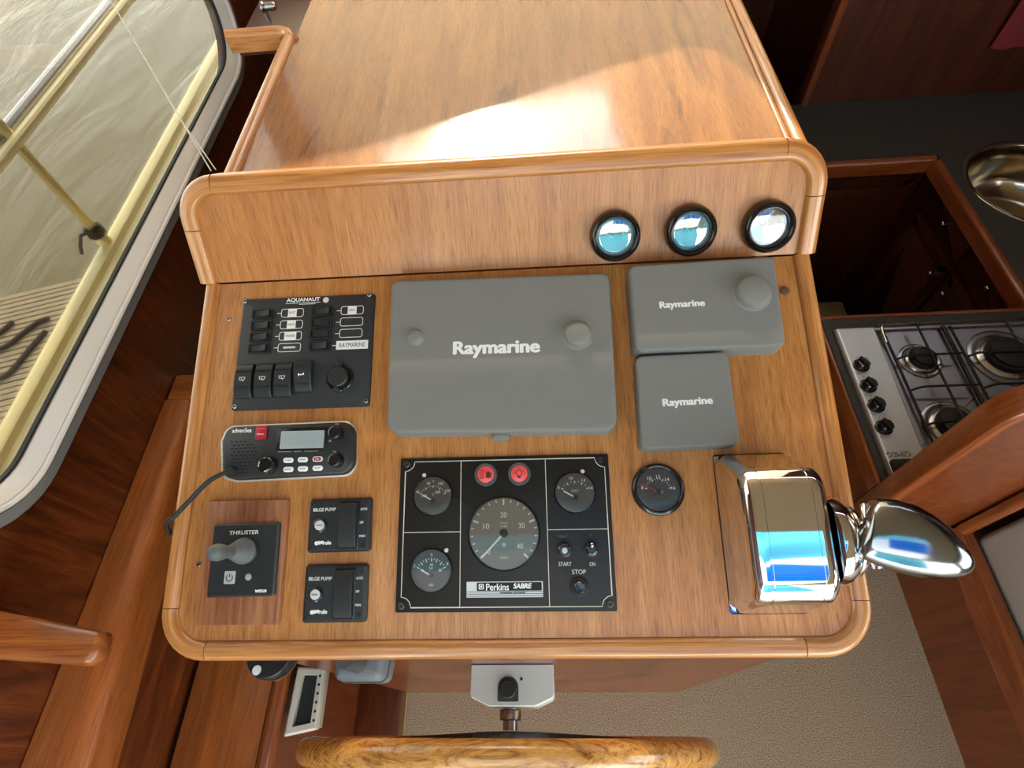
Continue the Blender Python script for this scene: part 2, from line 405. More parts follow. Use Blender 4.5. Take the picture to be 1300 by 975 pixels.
# cabin side with the window opening; local x = world y, local y = world z
WY0, WY1, WZ0, WZ1 = .185, 1.515, .938, 1.80
def rr(y0, y1, z0, z1, r, seg=8): return rpoly([(y0, z0), (y1, z0), (y1, z1), (y0, z1)], r, seg)
ML = frame((0, 0, 0), Vector((0, 1, 0)), Vector((0, 0, 1)), Vector((1, 0, 0))) # local z = +x
wl = fill_hole([Vector(p) for p in [(-1.6, .0), (1.9, .0), (1.9, 2.08), (-1.6, 2.08)]], [rr(WY0+.026, WY1-.026, WZ0+.026, WZ1-.026, .13)], .04)
struct(put('wall_left', wl, W_dark, M=TR(XW, 0, 0) @ ML, smooth=0))
win = bpy.data.objects.new('window_1', None); COL.objects.link(win); win.matrix_world = TR(XW, 0, 0) @ ML; struct(win)
def ring(o, prof):
    """closed frame: profile (inward offset, height) lofted round an outline"""
    bm = bmesh.new(); vr = [[bm.verts.new((p.x, p.y, z)) for p in inset(o, d)] for d, z in prof]
    n = len(o); k = len(prof)
    for i in range(k):
        for j in range(n):
            bm.faces.new((vr[i][j], vr[i][(j+1) % n], vr[(i+1) % k][(j+1) % n], vr[(i+1) % k][j]))
    return bm
wo_ = rr(WY0, WY1, WZ0, WZ1, .15, 10)
put('outer_frame', ring(wo_, [(0, .0005), (0, .010), (.003, .013), (.019, .013), (.022, .0005)]), ALUD, win)
put('frame_bead', ring(wo_, [(.022, .0005), (.022, .016), (.0245, .018), (.0275, .016), (.028, .0005)]), ALU, win)
put('inner_frame', ring(wo_, [(.0285, -.026), (.0285, .010), (.032, .007), (.045, -.007), (.046, -.018)]), ALU, win)
put('gasket', ring(wo_, [(.0462, -.016), (.0462, -.0085), (.0478, -.008), (.0495, -.009), (.0495, -.016)]), RUBBER, win)
put('pane', plate(inset(wo_, .0485), [(0, -.015), (0, -.011)]), PANE, win, smooth=0)
# roof with the open hatch over the helm
hat = rr(-.62, .98, -1.50, -.14, .06)
struct(put('ceiling', fill_hole([Vector(p) for p in [(-.79, -1.7), (2.1, -1.7), (2.1, 1.72), (-.79, 1.72)]], [hat], .05), CREAM, M=TR(0, 0, 2.13), smooth=0))
# galley bulkhead and its corner trim; forward passage
BKY = 1.83
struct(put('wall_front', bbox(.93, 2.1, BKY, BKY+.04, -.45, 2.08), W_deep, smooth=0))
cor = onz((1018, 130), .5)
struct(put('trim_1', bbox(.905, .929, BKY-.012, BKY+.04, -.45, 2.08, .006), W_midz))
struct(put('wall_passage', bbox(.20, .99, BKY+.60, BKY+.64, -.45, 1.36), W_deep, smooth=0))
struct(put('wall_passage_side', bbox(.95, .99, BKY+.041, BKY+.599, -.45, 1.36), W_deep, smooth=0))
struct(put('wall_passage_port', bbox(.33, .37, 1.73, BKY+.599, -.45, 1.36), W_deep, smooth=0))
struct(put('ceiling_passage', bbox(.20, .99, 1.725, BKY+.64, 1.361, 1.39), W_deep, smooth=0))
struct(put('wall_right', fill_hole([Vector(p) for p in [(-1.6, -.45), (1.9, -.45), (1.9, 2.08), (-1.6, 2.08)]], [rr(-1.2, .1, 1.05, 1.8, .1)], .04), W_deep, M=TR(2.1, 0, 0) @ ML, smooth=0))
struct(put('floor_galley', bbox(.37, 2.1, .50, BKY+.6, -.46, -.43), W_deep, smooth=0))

# windscreen wall; added unseen cloth blind with a gap cut for the sun patch
YW = 1.70
def to_screen(P): t = (YW-P.y)/SUN.y; Q = P+SUN*t; return Vector((Q.x, Q.z))
lit = [onz(p, DZ) for p in ((332, 218), (465, 188), (640, 135), (775, 86), (868, 60), (914, 63), (954, 99), (1007, 159))]
low = [to_screen(p) for p in lit]
btop = to_screen(Vector((0, .617, 1.2195))).y
gap = [Vector((low[0].x-.02, low[0].y+.02))] + low + [Vector((low[-1].x+.05, low[-1].y+.06)), Vector((low[-1].x+.05, btop)), Vector((low[0].x-.02, btop))]
MF = frame((0, YW, 0), Vector((1, 0, 0)), Vector((0, 0, 1)), Vector((0, -1, 0)))
bo = [Vector(p) for p in [(-.74, 1.30), (.92, 1.30), (.92, 2.06), (-.74, 2.06)]]
gap = [Vector((p.x, min(p.y, 2.05))) for p in gap]
tag(put('sun_blocker', fill_hole(bo, [gap], .004), BLOCKER, M=MF, smooth=0), 'added unseen cloth blind with a slanted gap, ahead of the dash', 'blocker')
struct(put('wall_windscreen', bbox(-.75, dxr+.02, YW-.02, YW+.02, -.4, 1.295), W_dark, smooth=0))

# ================================================================== HELM CONSOLE
con = thing('helm_console', 'teak helm console with sloping instrument panel, upright backboard and rounded edge mouldings', 'console', TR(-.05, .3, 0))
CI = con.matrix_world.inverted()
uL, uR, vF, vB = -.439, .409, -.226, .271
RW = .023                       # moulding width
def bull(wd, z0, z1, n=6, r=.010):
    """moulding section: flat underside, rounded top"""
    r = min(wd/2, r); o = [(-wd/2, z0), (wd/2, z0)]
    for k in range(n+1): a = PI/2*k/n; o.append((wd/2-r+r*math.cos(a), z1-r+r*math.sin(a)))
    for k in range(n+1): a = PI/2+PI/2*k/n; o.append((-wd/2+r+r*math.cos(a), z1-r+r*math.sin(a)))
    return o
pan_o = rpoly([(uL+RW, vF+RW), (uR-RW, vF+RW), (uR-RW, vB), (uL+RW, vB)], [.036, .036, 0, 0], 8)
put('panel_board', plate(pan_o, [(0, -.022), (0, 0)]), W_panel, con, CI @ PF, smooth=0)
def arc(cx, cy, r, a0, a1, n=9): return [Vector((cx+r*math.cos(a0+(a1-a0)*k/n), cy+r*math.sin(a0+(a1-a0)*k/n), 0)) for k in range(n+1)]
xl, xr, yf = uL+RW/2, uR-RW/2, vF+RW/2; CR = .048
prof = bull(RW, -.03, .006)
vj = uv((225, 772)).y
g = .0004
pieces = [[Vector((xl, vB, 0)), Vector((xl, 0, 0)), Vector((xl, vj+g, 0))],
          [Vector((xl, vj-g, 0))] + arc(xl+CR, yf+CR, CR, PI, 1.5*PI) + [Vector((xl+CR+.004, yf, 0))],
          [Vector((xl+CR+.005, yf, 0)), Vector((0, yf, 0)), Vector((xr-CR-.022, yf, 0))],
          [Vector((xr-CR-.021, yf, 0))] + arc(xr-CR, yf+CR, CR, 1.5*PI, 2*PI) + [Vector((xr, vj-g, 0))],
          [Vector((xr, vj+g, 0)), Vector((xr, 0, 0)), Vector((xr, vB, 0))]]
for p in pieces: put('edge_moulding', sweep(p, prof), W_rim, con, CI @ PF, smooth=50)
# backboard and its moulding
BH = .138; bl, br = uL, uR
bL, bR = buv((262, 360)).x, buv((1027, 325)).x
bx0, bx1 = -.4945, .3685
bo_ = rpoly([(bx0+RW-.002, .001), (bx1-RW+.002, .001), (bx1-RW+.002, BH-RW+.006), (bx0+RW-.002, BH-RW+.006)], [0, 0, .03, .03], 8)
put('backboard', plate(bo_, [(0, -.02), (0, 0)]), W_back, con, CI @ BF, smooth=0)
BW = .026
profb = [(-BW/2, -.026), (BW/2, -.026)] + [(BW/2-.006+.006*math.cos(PI/2*k/5), .003+.006*math.sin(PI/2*k/5)) for k in range(6)] + [(-BW/2+.0185-.0185*math.sin(PI/2*k/8), .009-.013+.013*math.cos(PI/2*k/8)) for k in range(9)]
xa, xb, yt = bx0+.0125, bx1-.0125, BH-RW/2+.0068; BR = .046
for p in ([Vector((xa, .002, 0)), Vector((xa, yt-BR-.012, 0))],
          [Vector((xa, yt-BR-.011, 0))] + list(reversed(arc(xa+BR, yt-BR, BR, PI/2, PI))) ,
          [Vector((xa+BR+.001, yt, 0)), Vector((0, yt, 0)), Vector((xb-BR-.001, yt, 0))],
          list(reversed(arc(xb-BR, yt-BR, BR, 0, PI/2))) + [Vector((xb, yt-BR-.011, 0))],
          [Vector((xb, yt-BR-.012, 0)), Vector((xb, .002, 0))]):
    put('backboard_moulding', sweep(p, profb), W_rim, con, CI @ BF, smooth=50)
# pedestal under the panel
pc = onz((860, 881), 0)
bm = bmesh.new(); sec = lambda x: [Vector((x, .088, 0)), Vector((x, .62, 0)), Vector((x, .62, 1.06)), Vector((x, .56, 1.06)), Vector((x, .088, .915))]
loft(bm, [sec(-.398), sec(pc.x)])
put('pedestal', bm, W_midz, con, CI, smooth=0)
# screws and the plugged hole in the panel
def screw(parent, x, y, z, r, mat=STEEL, slot=True):
    lathe_ = lathe([(r, 0), (r, r*.25), (r*.8, r*.42), (r*.42, r*.42), (r*.36, r*.15), (.0001, r*.15)], 14)
    s = put('screw', lathe_, mat, parent, TR(x, y, z))
    if slot:
        b = bmesh.new(); box(b, -r*.36, r*.36, -r*.1, r*.1, r*.16, r*.28); box(b, -r*.1, r*.1, -r*.36, r*.36, r*.16, r*.28)
        put('screw_recess', b, BLACKM, s, smooth=0)
    return s
for p, r, mt in (((291, 405), .0035, STEEL), ((253, 716), .0035, BRASS)):
    q = uv(p); s = screw(con, 0, 0, 0, r, mt); s.matrix_local = CI @ PF @ TR(q.x, q.y, .0003)
q = uv((996, 369)); put('hole_plug', lathe([(.0062, 0), (.006, .0012), (.0045, .002), (.0001, .0022)], 20), plain('plug_brown', srgb(96, 70, 54), .4), con, CI @ PF @ TR(q.x, q.y, .0002))

# ================================================================== DASH CABINET
dash = thing('dash_cabinet', 'wide varnished teak dash top behind the helm backboard, lit by low sun', 'cabinet', TR(-.04, 1.1, 0))
DI = dash.matrix_world.inverted()
dxl, dxr = -.443, .352
do = rpoly([(dxl, .640), (dxr, .640), (dxr, 1.66), (dxl, 1.66)], 0, 6)
put('dash_top', plate([Vector((p.x, p.y)) for p in do], [(0, DZ-.03), (0, DZ)]), W_dash, dash, DI, smooth=0)
pr = bull(.022, -.028, .010)
lp = [Vector((dxl-.0115, .640, DZ))] + [Vector((dxl-.0115, 1.09, DZ))] + [Vector((v.x, v.y, DZ)) for v in arc(dxl-.0115-.035, 1.09, .035, 0, PI/2, 7)] + [Vector((-.585, 1.125, DZ))]
lp = [lp[0]] + lp[1:]
put('corner_shelf', bbox(-.60, dxl-.001, 1.17, 1.66, DZ-.060, DZ-.040), W_deep, dash, DI, smooth=0)
put('left_fiddle_rail', sweep(lp, pr), W_rim, dash, DI, smooth=50)
put('right_edge_moulding', sweep([(dxr+.0115, .640, DZ), (dxr+.0115, 1.66, DZ)], bull(.022, -.03, .004)), W_rim, dash, DI, smooth=50)
put('right_inner_bead', sweep([(dxr-.006, .640, DZ+.001), (dxr-.006, 1.66, DZ+.001)], bull(.007, 0, .003)), W_rim, dash, DI, smooth=50)
put('cabinet_side', bbox(dxr-.015, dxr+.005, .64, 1.66, -.42, DZ-.031), W_midz, dash, DI, smooth=0)
put('cabinet_side', bbox(dxl-.005, dxl+.015, .64, 1.66, 0, DZ-.031), W_dark, dash, DI, smooth=0)
# little polished fitting above the fiddle rail by the window
fm = thing('rail_fitting', 'small polished metal fitting beyond the fiddle rail corner by the window', 'fitting', TR(*onz((343, 8), DZ-.010)))
put('barrel', lathe([(.006, -.012), (.008, -.009), (.008, .008), (.005, .012)], 16), STEEL, fm, RY(PI/2))
put('flange', lathe([(.011, -.003), (.011, 0), (.008, .003)], 16), STEEL, fm, TR(-.014, 0, 0) @ RY(PI/2))
put('stalk', tube([(-.014, 0, 0), (-.014, 0, -.015), (-.014, 0, -.0295)], .005), STEEL, fm)

# ================================================================== SWITCH PANEL
def crop(ox, oy, s): return lambda x, y: (ox+x/s, oy+y/s)
c4 = crop(270, 350, 5.13)
D = Dev([(310, 381), (476, 374), (471, 516), (296, 522)])
t = thing('switch_panel', 'black rectangular switch panel with rocker switches and white labels beside chart plotter cover', 'switch panel', D.M)
T0 = .0025
put('plate', rplate(D.w, D.t, T0, .004, .0006), PLATE, t)
for p in ((219, 173), (1025, 130), (1002, 817), (150, 855)):
    q = D.L(c4(*p)); screw(t, q.x, q.y, T0, .0032, STEEL)
# eight small rockers in two columns
colx = [D.L(c4(325, 330)).x, D.L(c4(712, 345)).x]
rowy = [[D.L(c4(325, y)).y for y in (255, 330, 404, 478)], [D.L(c4(712, y)).y for y in (238, 312, 386, 462)]]
def rocker_mesh(w_, h_, lo, hi):
    """flat rocker paddle, tilted: left edge height lo, right edge hi"""
    bm = bmesh.new(); n = 6; ringa = []
    for k in range(n+1):
        x = -w_/2+w_*k/n; f = k/n; z = lo+(hi-lo)*f + .0012*math.sin(PI*f)*-1
        ringa.append([Vector((x, -h_/2, 0)), Vector((x, h_/2, 0)), Vector((x, h_/2, z)), Vector((x, -h_/2, z))])
    loft(bm, ringa); return bm
bez0 = rk = None
for c in range(2):
    for r in range(4):
        M = TR(colx[c], rowy[c][r], T0)
        bz = put('rocker_bezel', ring(rrect(.030, .0142, .001, 2), [(0, 0), (0, .0022), (.0016, .0022), (.0026, 0)]), BLACKM, t, M, smooth=0)
        up = c == 1 and r in (1, 2)
        put('rocker', rocker_mesh(.0205, .0088, .0055 if up else .0015, .0018 if up else .0058), BLACKM if not up else BLACK, bz, TR(.001, 0, .0001))
def outline_box(x, y, w_, h_, r, th=.0008):
    return ring(rrect(w_, h_, r, 4, x, y), [(0, 0), (0, .0002), (th, .0002), (th, 0)])
names = [['SPOT', 'NAV', 'WATER', 'HORN'], ['SPOT', '', '', 'RAYMARINE']]
for c, cx in ((0, 516), (1, 906)):
    for r in range(4):
        x = D.L(c4(cx, 345)).x; y = rowy[c][r]
        if c == 1 and r == 3:
            x = D.L(c4(912, 458)).x
            b = put('label_tape', rplate(.0445, .0125, .0003, .0004), WHITE, t, TR(x, y, T0), smooth=0)
            text(names[c][r], BLACKM, b, 0, 0, .0003, .036, .0062, bold=.0, name='label_text')
        else:
            put('label_outline', outline_box(0, 0, .0325, .0128, .0035), WHITE, t, TR(x, y, T0), smooth=0)
            if names[c][r]:
                if (c, r) == (0, 3):
                    put('label_text', bars([(-.0085, 0, .0085, 0, .0028)]), CREAMP, t, TR(x, y, T0), smooth=0)
                else:
                    wq = .017 if r == 2 else .0125
                    b = put('label_tape', rplate(wq, .0122, .0003, .0004), WHITE, t, TR(x, y, T0+.0002), smooth=0)
                    text(names[c][r], BLACKM, b, 0, 0, .0003, wq*.75, .0035, name='label_text')
        bm = bmesh.new(); box(bm, -.0028, .0028, -.0004, .0004, 0, .0002)
        put('label_leader', bm, WHITE, t, TR(x-(.0445/2 if (c, r) == (1, 3) else .0325/2)-.0030, y, T0), smooth=0)
q = D.L(c4(595, 168)); text('AQUANAUT', WHITE, t, q.x, q.y+.0012, T0, .0485, .0068, bold=.035, name='maker_name')
bm = bmesh.new(); box(bm, -.025, .025, -.0003, .0003, 0, .0002); put('underline', bm, WHITE, t, TR(q.x, q.y-.0032, T0), smooth=0)
put('small_print', bars([(-.012, 0, .012, 0, .0009)]), CREAMP, t, TR(q.x+.006, q.y-.0052, T0), smooth=0)
q = D.L(c4(742, 163)); put('maker_emblem', lathe([(.0042, 0), (.0042, .0002)], 20), plain('emblem_pink', srgb(222, 204, 196), .5), t, TR(q.x, q.y, T0), smooth=0)
# four tall paddle switches
def paddle(w_, h_, hmid, hump):
    bm = bmesh.new(); n = 12; rings = []
    for k in range(n+1):
        f = k/n; y = -h_/2+h_*f
        z = hmid*(math.sin(PI*min(1, max(0, f)))**.45)*.75 + hump*(f-.5) + .003
        b = .0012
        rings.append([Vector((-w_/2, y, 0)), Vector((w_/2, y, 0)), Vector((w_/2, y, z-b)), Vector((w_/2-b, y, z)), Vector((-w_/2+b, y, z)), Vector((-w_/2, y, z-b))])
    loft(bm, rings); return bm
def wiper_icon():
    bm = bmesh.new(); th = .0006
    pts = [(-.0046, .0024), (.0046, .0024), (.0034, -.0020), (-.0034, -.0020)]
    for v in ring(rpoly(list(reversed(pts)), .0008, 3), [(0, 0), (0, .0002), (th, .0002), (th, 0)]).verts: pass
    b = ring(rpoly([pts[3], pts[2], pts[1], pts[0]], .0008, 3), [(0, 0), (0, .0002), (th, .0002), (th, 0)])
    box(b, -.0003, .0003, -.0042, .0012, 0, .0002)
    bmesh.ops.rotate(b, verts=b.verts[-8:], cent=(0, -.001, 0), matrix=Matrix.Rotation(.6, 3, 'Z'))
    return b
def horn_icon():
    b = bmesh.new()
    for o in ([(-.0045, -.0024), (-.0030, -.0008), (-.0030, .0008), (-.0045, .0024)], [(-.0032, -.0007), (.0028, -.0007), (.0028, .0007), (-.0032, .0007)], [(.0022, -.0007), (.0036, .0), (.0036, .0022), (.0020, .0024)]):
        loft(b, [[Vector((x, y, 0)) for x, y in o], [Vector((x, y, .0002)) for x, y in o]])
    return b
wy = D.L(c4(400, 690))
for i, px in enumerate((222, 350, 477, 604)):
    q = D.L(c4(px, 692 - 5*i - (12 if i == 3 else 0)))
    p = put('paddle_switch', paddle(.0238, .0475 if i < 3 else .0435, .009, (.0 if i < 3 else .010)), BLACK, t, TR(q.x, q.y, T0))
    for dy in (.011, .0125, -.010, -.0115):
        bm = bmesh.new(); box(bm, -.0105, .0105, -.0003, .0003, 0, .0006)
        put('grip_ridge', bm, BLACKM, p, TR(0, dy, .0090+(.010*(dy/.0435) if i == 3 else 0)), smooth=0)
    put('switch_icon', wiper_icon() if i < 3 else horn_icon(), WHITE, p, TR(0, 0.001, .0099 if i < 3 else .0103) @ RX(0 if i < 3 else .226), smooth=0)
# power socket with a capped lid
q = D.L(c4(835, 672))
sk = put('socket_ring', lathe([(.0185, 0), (.0185, .002), (.0175, .003), (.0160, .003), (.0155, .001), (.0001, .001)], 32), BLACKG, t, TR(q.x, q.y, T0))
put('socket_cap', lathe([(.0138, 0), (.0140, .006), (.0125, .0075), (.0001, .008)], 28), BLACK, sk, TR(-.001, .001, .0012))
put('cap_hinge', rplate(.009, .009, .007, .003, .001), BLACK, sk, TR(-.001, .0175, .0002))
put('cap_tab', rplate(.009, .008, .006, .003, .001), BLACK, sk, TR(-.002, -.0165, .0002))

# ================================================================== SUN COVERS
def cover(name, label, corners, h, rad, lip, base_grow):
    """soft grey instrument cover: photo corners of its top face at height h"""
    q = [uv(p, h) for p in corners]; c = (q[0]+q[1]+q[2]+q[3])/4
    e = (q[1]-q[0])+(q[2]-q[3]); a = math.atan2(e.y, e.x)
    M = PF @ TR(c.x, c.y) @ RZ(a); t = thing(name, label, 'instrument cover', M)
    rot = Matrix.Rotation(-a, 2); loc = [rot @ (v-c) for v in q]
    # own corners, ccw: bl br tr tl
    o = rpoly([loc[3], loc[2], loc[1], loc[0]], rad, 8)
    g = base_grow
    put('cover_shell', plate(o, [(-g, .0), (-g, .003), (-g*.6, h*.55), (-g*.25, h*.85), (lip*.12, h*.97), (lip*.5, h), (lip, h)]), GREY, t, smooth=60)
    def L(p, hh=h): return rot @ (uv(p, hh)-c)
    return t, L
def bump_mesh(r, hh, flat=.6, skirt=1.35):
    return lathe([(r*skirt, 0), (r*1.12, .0008), (r, .002), (r*.97, hh*.75), (r*.88, hh*.94), (r*flat, hh), (.0001, hh)], 36)
t, L = cover('chart_plotter_cover', 'large grey chart plotter sun cover with white brand lettering and two knob bulges', [(497, 356), (773, 346), (784, 546), (491, 549)], .026, [.016, .016, .010, .010], .006, .002)
k = L((733, 424), .030); put('knob_bulge', bump_mesh(.0165, .011, .62), GREY, t, TR(k.x, k.y, .0257), smooth=50)
k = L((527, 427), .030); put('knob_bulge', bump_mesh(.0095, .006, .55), GREY, t, TR(k.x, k.y, .0257), smooth=50)
k = L((630, 443)); text('Raymarine', WHITE, t, k.x, k.y, .026, .1135, .0235, bold=.048, name='brand_lettering', rot=.004)
k = L((636, 552), .01); put('release_tab', rplate(.022, .010, .012, .004, .003), GREY, t, TR(k.x, k.y-.002, .004))
bm = bmesh.new(); k = L((742, 541)); loft(bm, [[Vector((-.034, -.0006, 0)), Vector((.034, .0012, 0)), Vector((.034, .0020, 0)), Vector((-.010, .0012, 0))], [Vector((-.034, -.0006, .0002)), Vector((.034, .0012, .0002)), Vector((.034, .0020, .0002)), Vector((-.010, .0012, .0002))]])
put('scuff_mark', bm, plain('scuff_dark', srgb(70, 74, 76), .7), t, TR(k.x-.012, k.y+.001, .0256), smooth=0)
t, L = cover('autopilot_cover', 'oblong grey autopilot cover with one big round knob bulge, below the backboard gauges', [(799, 337), (983, 325), (998, 438), (808, 445)], .032, [.008, .008, .008, .008], .004, .002)
k = L((957, 369), .040); put('knob_bulge', bump_mesh(.0215, .013, .80, 1.2), GREY, t, TR(k.x, k.y, .0317), smooth=50)
k = L((866, 387)); text('Raymarine', WHITE, t, k.x, k.y, .032, .0575, .0120, bold=.048, name='brand_lettering', rot=.004)
t, L = cover('instrument_cover', 'small square grey instrument cover with white brand lettering, above the round voltmeter', [(808, 452), (924, 446), (940, 564), (815, 570)], .026, [.008]*4, .004, .0012)
k = L((873, 511)); text('Raymarine', WHITE, t, k.x, k.y, .026, .0610, .0125, bold=.048, name='brand_lettering', rot=.004)

# ================================================================== GAUGES
def dial(parent, R, z, face, a0, a1, major, minor, needle, nums=(), needle_col=WHITE, numsize=.12, r_in=.78, r_out=.92, piv=(0, 0), nl=.62, glass=True, dome=.06, ntail=-.0, pm=None, gm=None):
    """face, scale marks, numerals, needle and glass"""
    pm = pm or WHITE
    put('dial_face', lathe([(R, 0), (R, .0006)], 40), face, parent, TR(0, 0, z), smooth=0)
    st = []
    n = major*minor
    for k in range(n+1):
        a = math.radians(a0+(a1-a0)*k/n); big = k % minor == 0
        r0 = r_in if big else (r_in+r_out)/2
        st.append((piv[0]*R+R*r0*math.cos(a), piv[1]*R+R*r0*math.sin(a), piv[0]*R+R*r_out*math.cos(a), piv[1]*R+R*r_out*math.sin(a), R*(.05 if big else .03)))
    put('scale_marks', bars(st), pm, parent, TR(0, 0, z+.0007), smooth=0)
    for s, a, rr_ in nums:
        a = math.radians(a); text(s, pm, parent, piv[0]*R+R*rr_*math.cos(a), piv[1]*R+R*rr_*math.sin(a), z+.0007, R*numsize*len(s)*.62, R*numsize, name='numeral', bold=.01)
    a = math.radians(needle); px, py = piv[0]*R, piv[1]*R
    b = bars([(px+R*ntail*math.cos(a), py+R*ntail*math.sin(a), px+R*nl*math.cos(a), py+R*nl*math.sin(a), R*.055)], .0004)
    put('needle', b, needle_col, parent, TR(0, 0, z+.0012), smooth=0)
    put('needle_hub', lathe([(R*.12, 0), (R*.11, .0012), (.0001, .0014)], 16), BLACKM, parent, TR(px, py, z+.0009))
    if glass:
        put('glass', lathe([(R*1.0, 0), (R*.97, R*dome*.3), (R*.8, R*dome*.65), (R*.45, R*dome*.92), (.0001, R*dome)], 40), gm or GLASS, parent, TR(0, 0, z+.0030), smooth=80)
# three gauges on the backboard
for i, (p, lab) in enumerate((((781, 300), 'black rimmed round gauge on the backboard, nearest the chart plotter cover'), ((877, 293), 'black rimmed round gauge on the backboard between two others'), ((976, 288), 'black rimmed round gauge on backboard beside its right end moulding'))):
    q = buv(p, .010); t = thing('backboard_gauge', lab, 'gauge', BF @ TR(q.x, q.y, .0003), 'gauges on the backboard')
    R0 = .0335
    put('bezel', lathe([(R0*.78, 0), (R0*1.0, 0), (R0*1.02, .006), (R0*.99, .014), (R0*.93, .019), (R0*.86, .0205), (R0*.79, .019), (R0*.735, .013), (R0*.735, .004)], 44, caps=(False, False)), BLACKG, t, smooth=60)
    dial(t, R0*.74, .006, DIALB, 150, 30, 4, 2, 150-25*i, [('0', 150, .5), ('1', 30, .5)], numsize=.16, dome=.10, piv=(0, -.15), gm=GLASSM)
# voltmeter on the panel
q = uv((836, 621), .006); t = thing('panel_gauge', 'round black voltmeter with thin red needle beside chrome throttle', 'gauge', PF @ TR(q.x, q.y, .0003))
R0 = .0320
put('bezel', lathe([(R0*.8, 0), (R0*1.0, 0), (R0*1.0, .004), (R0*.96, .007), (R0*.88, .008), (R0*.82, .006), (R0*.82, .002)], 44, caps=(False, False)), BLACKG, t, smooth=60)
dial(t, R0*.82, .0022, DIALB, 165, 15, 3, 4, 155, [('8', 165, .75), ('10', 120, .72), ('12', 85, .68), ('14', 50, .72), ('16', 12, .72)], RED, .15, .52, .62, (0, -.1), .95, dome=.05, ntail=-.25)
text('VOLTS', WHITE, t, .001, -.003, .0031, .009, .0022, name='dial_lettering')

# ================================================================== ENGINE PANEL
c7 = crop(490, 560, 4.194)
D = Dev([(510, 583), (770, 576), (785, 776), (502, 777)])
t = thing('engine_panel', 'black engine instrument panel with rev counter, small gauges and red warning lamps', 'instrument panel', D.M)
T0 = .003
put('plate', rplate(D.w, D.t, T0, .002, .0006), ENGP, t)
L = lambda x, y: D.L(c7(x, y))
# white border with scooped corners
x0, x1 = (L(105, 130).x+L(88, 830).x)/2, (L(1160, 130).x+L(1205, 830).x)/2
y1, y0 = (L(250, 110).y+L(1000, 93).y)/2, L(650, 882).y
sc_ = .0118
bp = []
for cx, cy, a0, a1 in ((x0, y0, PI/2, 0), (x1, y0, PI, PI/2), (x1, y1, 1.5*PI, PI), (x0, y1, 2*PI, 1.5*PI)):
    bp += [Vector((cx+sc_*math.cos(a0+(a1-a0)*k/7), cy+sc_*math.sin(a0+(a1-a0)*k/7), 0)) for k in range(8)]
put('border_line', sweep(bp, [(-.0004, 0), (.0004, 0), (.0004, .0002), (-.0004, .0002)], closed=True), CREAMP, t, TR(0, 0, T0), smooth=0)
xa, xb = (L(402, 110).x+L(395, 880).x)/2, (L(845, 98).x+L(875, 880).x)/2
ya = L(245, 485).y; yb = L(1015, 470).y
for s in ((xa, y0, xa, y1), (xb, y0, xb, y1), (x0, ya, xa, ya), (xb, yb, x1, yb)):
    put('division_line', bars([(*s, .0008)]), CREAMP, t, TR(0, 0, T0), smooth=0)
for p in ((115, 125), (1138, 100), (1192, 866), (85, 876)):
    q = L(*p); screw(t, q.x, q.y, T0, .0042, BLACKM if p[0] > 1000 and p[1] < 200 else plain('screw_dark', srgb(70, 68, 64), .4, .6))
def small_gauge(nm, cx, cy, R, face, kw):
    q = L(cx, cy); g_ = put(nm, ring([Vector((R*math.cos(2*PI*k/40), R*math.sin(2*PI*k/40))) for k in range(40)], [(0, 0), (0, .0016), (R*.03, .0024), (R*.06, .0016), (R*.06, 0)]), BLACKG, t, TR(q.x, q.y, T0), smooth=60)
    dial(g_, R*.94, .0002, face, dome=.05, **kw); return g_
g1 = small_gauge('temperature_gauge', 253, 293, .0252, DIALK, dict(a0=150, a1=30, major=4, minor=3, needle=150, nl=.62, piv=(0, -.25), r_in=.68, r_out=.8, nums=[('40', 150, .95), ('60', 105, .95), ('100', 65, .98), ('120', 32, .95), ('100', 150, .52), ('200', 60, .52)], numsize=.15, pm=CREAMP))
text('°C', CREAMP, g1, 0, .0185, .0009, .003, .003, name='dial_lettering'); text('°F', CREAMP, g1, 0, .0015, .0009, .003, .003, name='dial_lettering')
g2 = small_gauge('oil_pressure_gauge', 245, 688, .0260, DIALK, dict(a0=150, a1=30, major=6, minor=2, needle=150, nl=.62, piv=(0, -.25), r_in=.68, r_out=.85, nums=[('2', 150, .98), ('5', 90, 1.0), ('8', 35, .98), ('0', 150, .5), ('40', 90, .52), ('80', 30, .52)], numsize=.14, pm=CREAMP))
text('bar', CREAMP, g2, 0, .003, .0009, .005, .003, name='dial_lettering'); text('VDO', CREAMP, g2, 0, -.0165, .0009, .006, .003, name='dial_lettering')
g3 = small_gauge('volt_gauge', 1006, 275, .0256, DIALK, dict(a0=145, a1=35, major=4, minor=2, needle=150, nl=.68, piv=(0, -.25), r_in=.72, r_out=.85, nums=[('8', 148, .98), ('10', 100, 1.0), ('14', 62, .98), ('16', 30, .95)], numsize=.15, pm=CREAMP))
text('VOLT', CREAMP, g3, 0, .002, .0009, .009, .0032, name='dial_lettering')
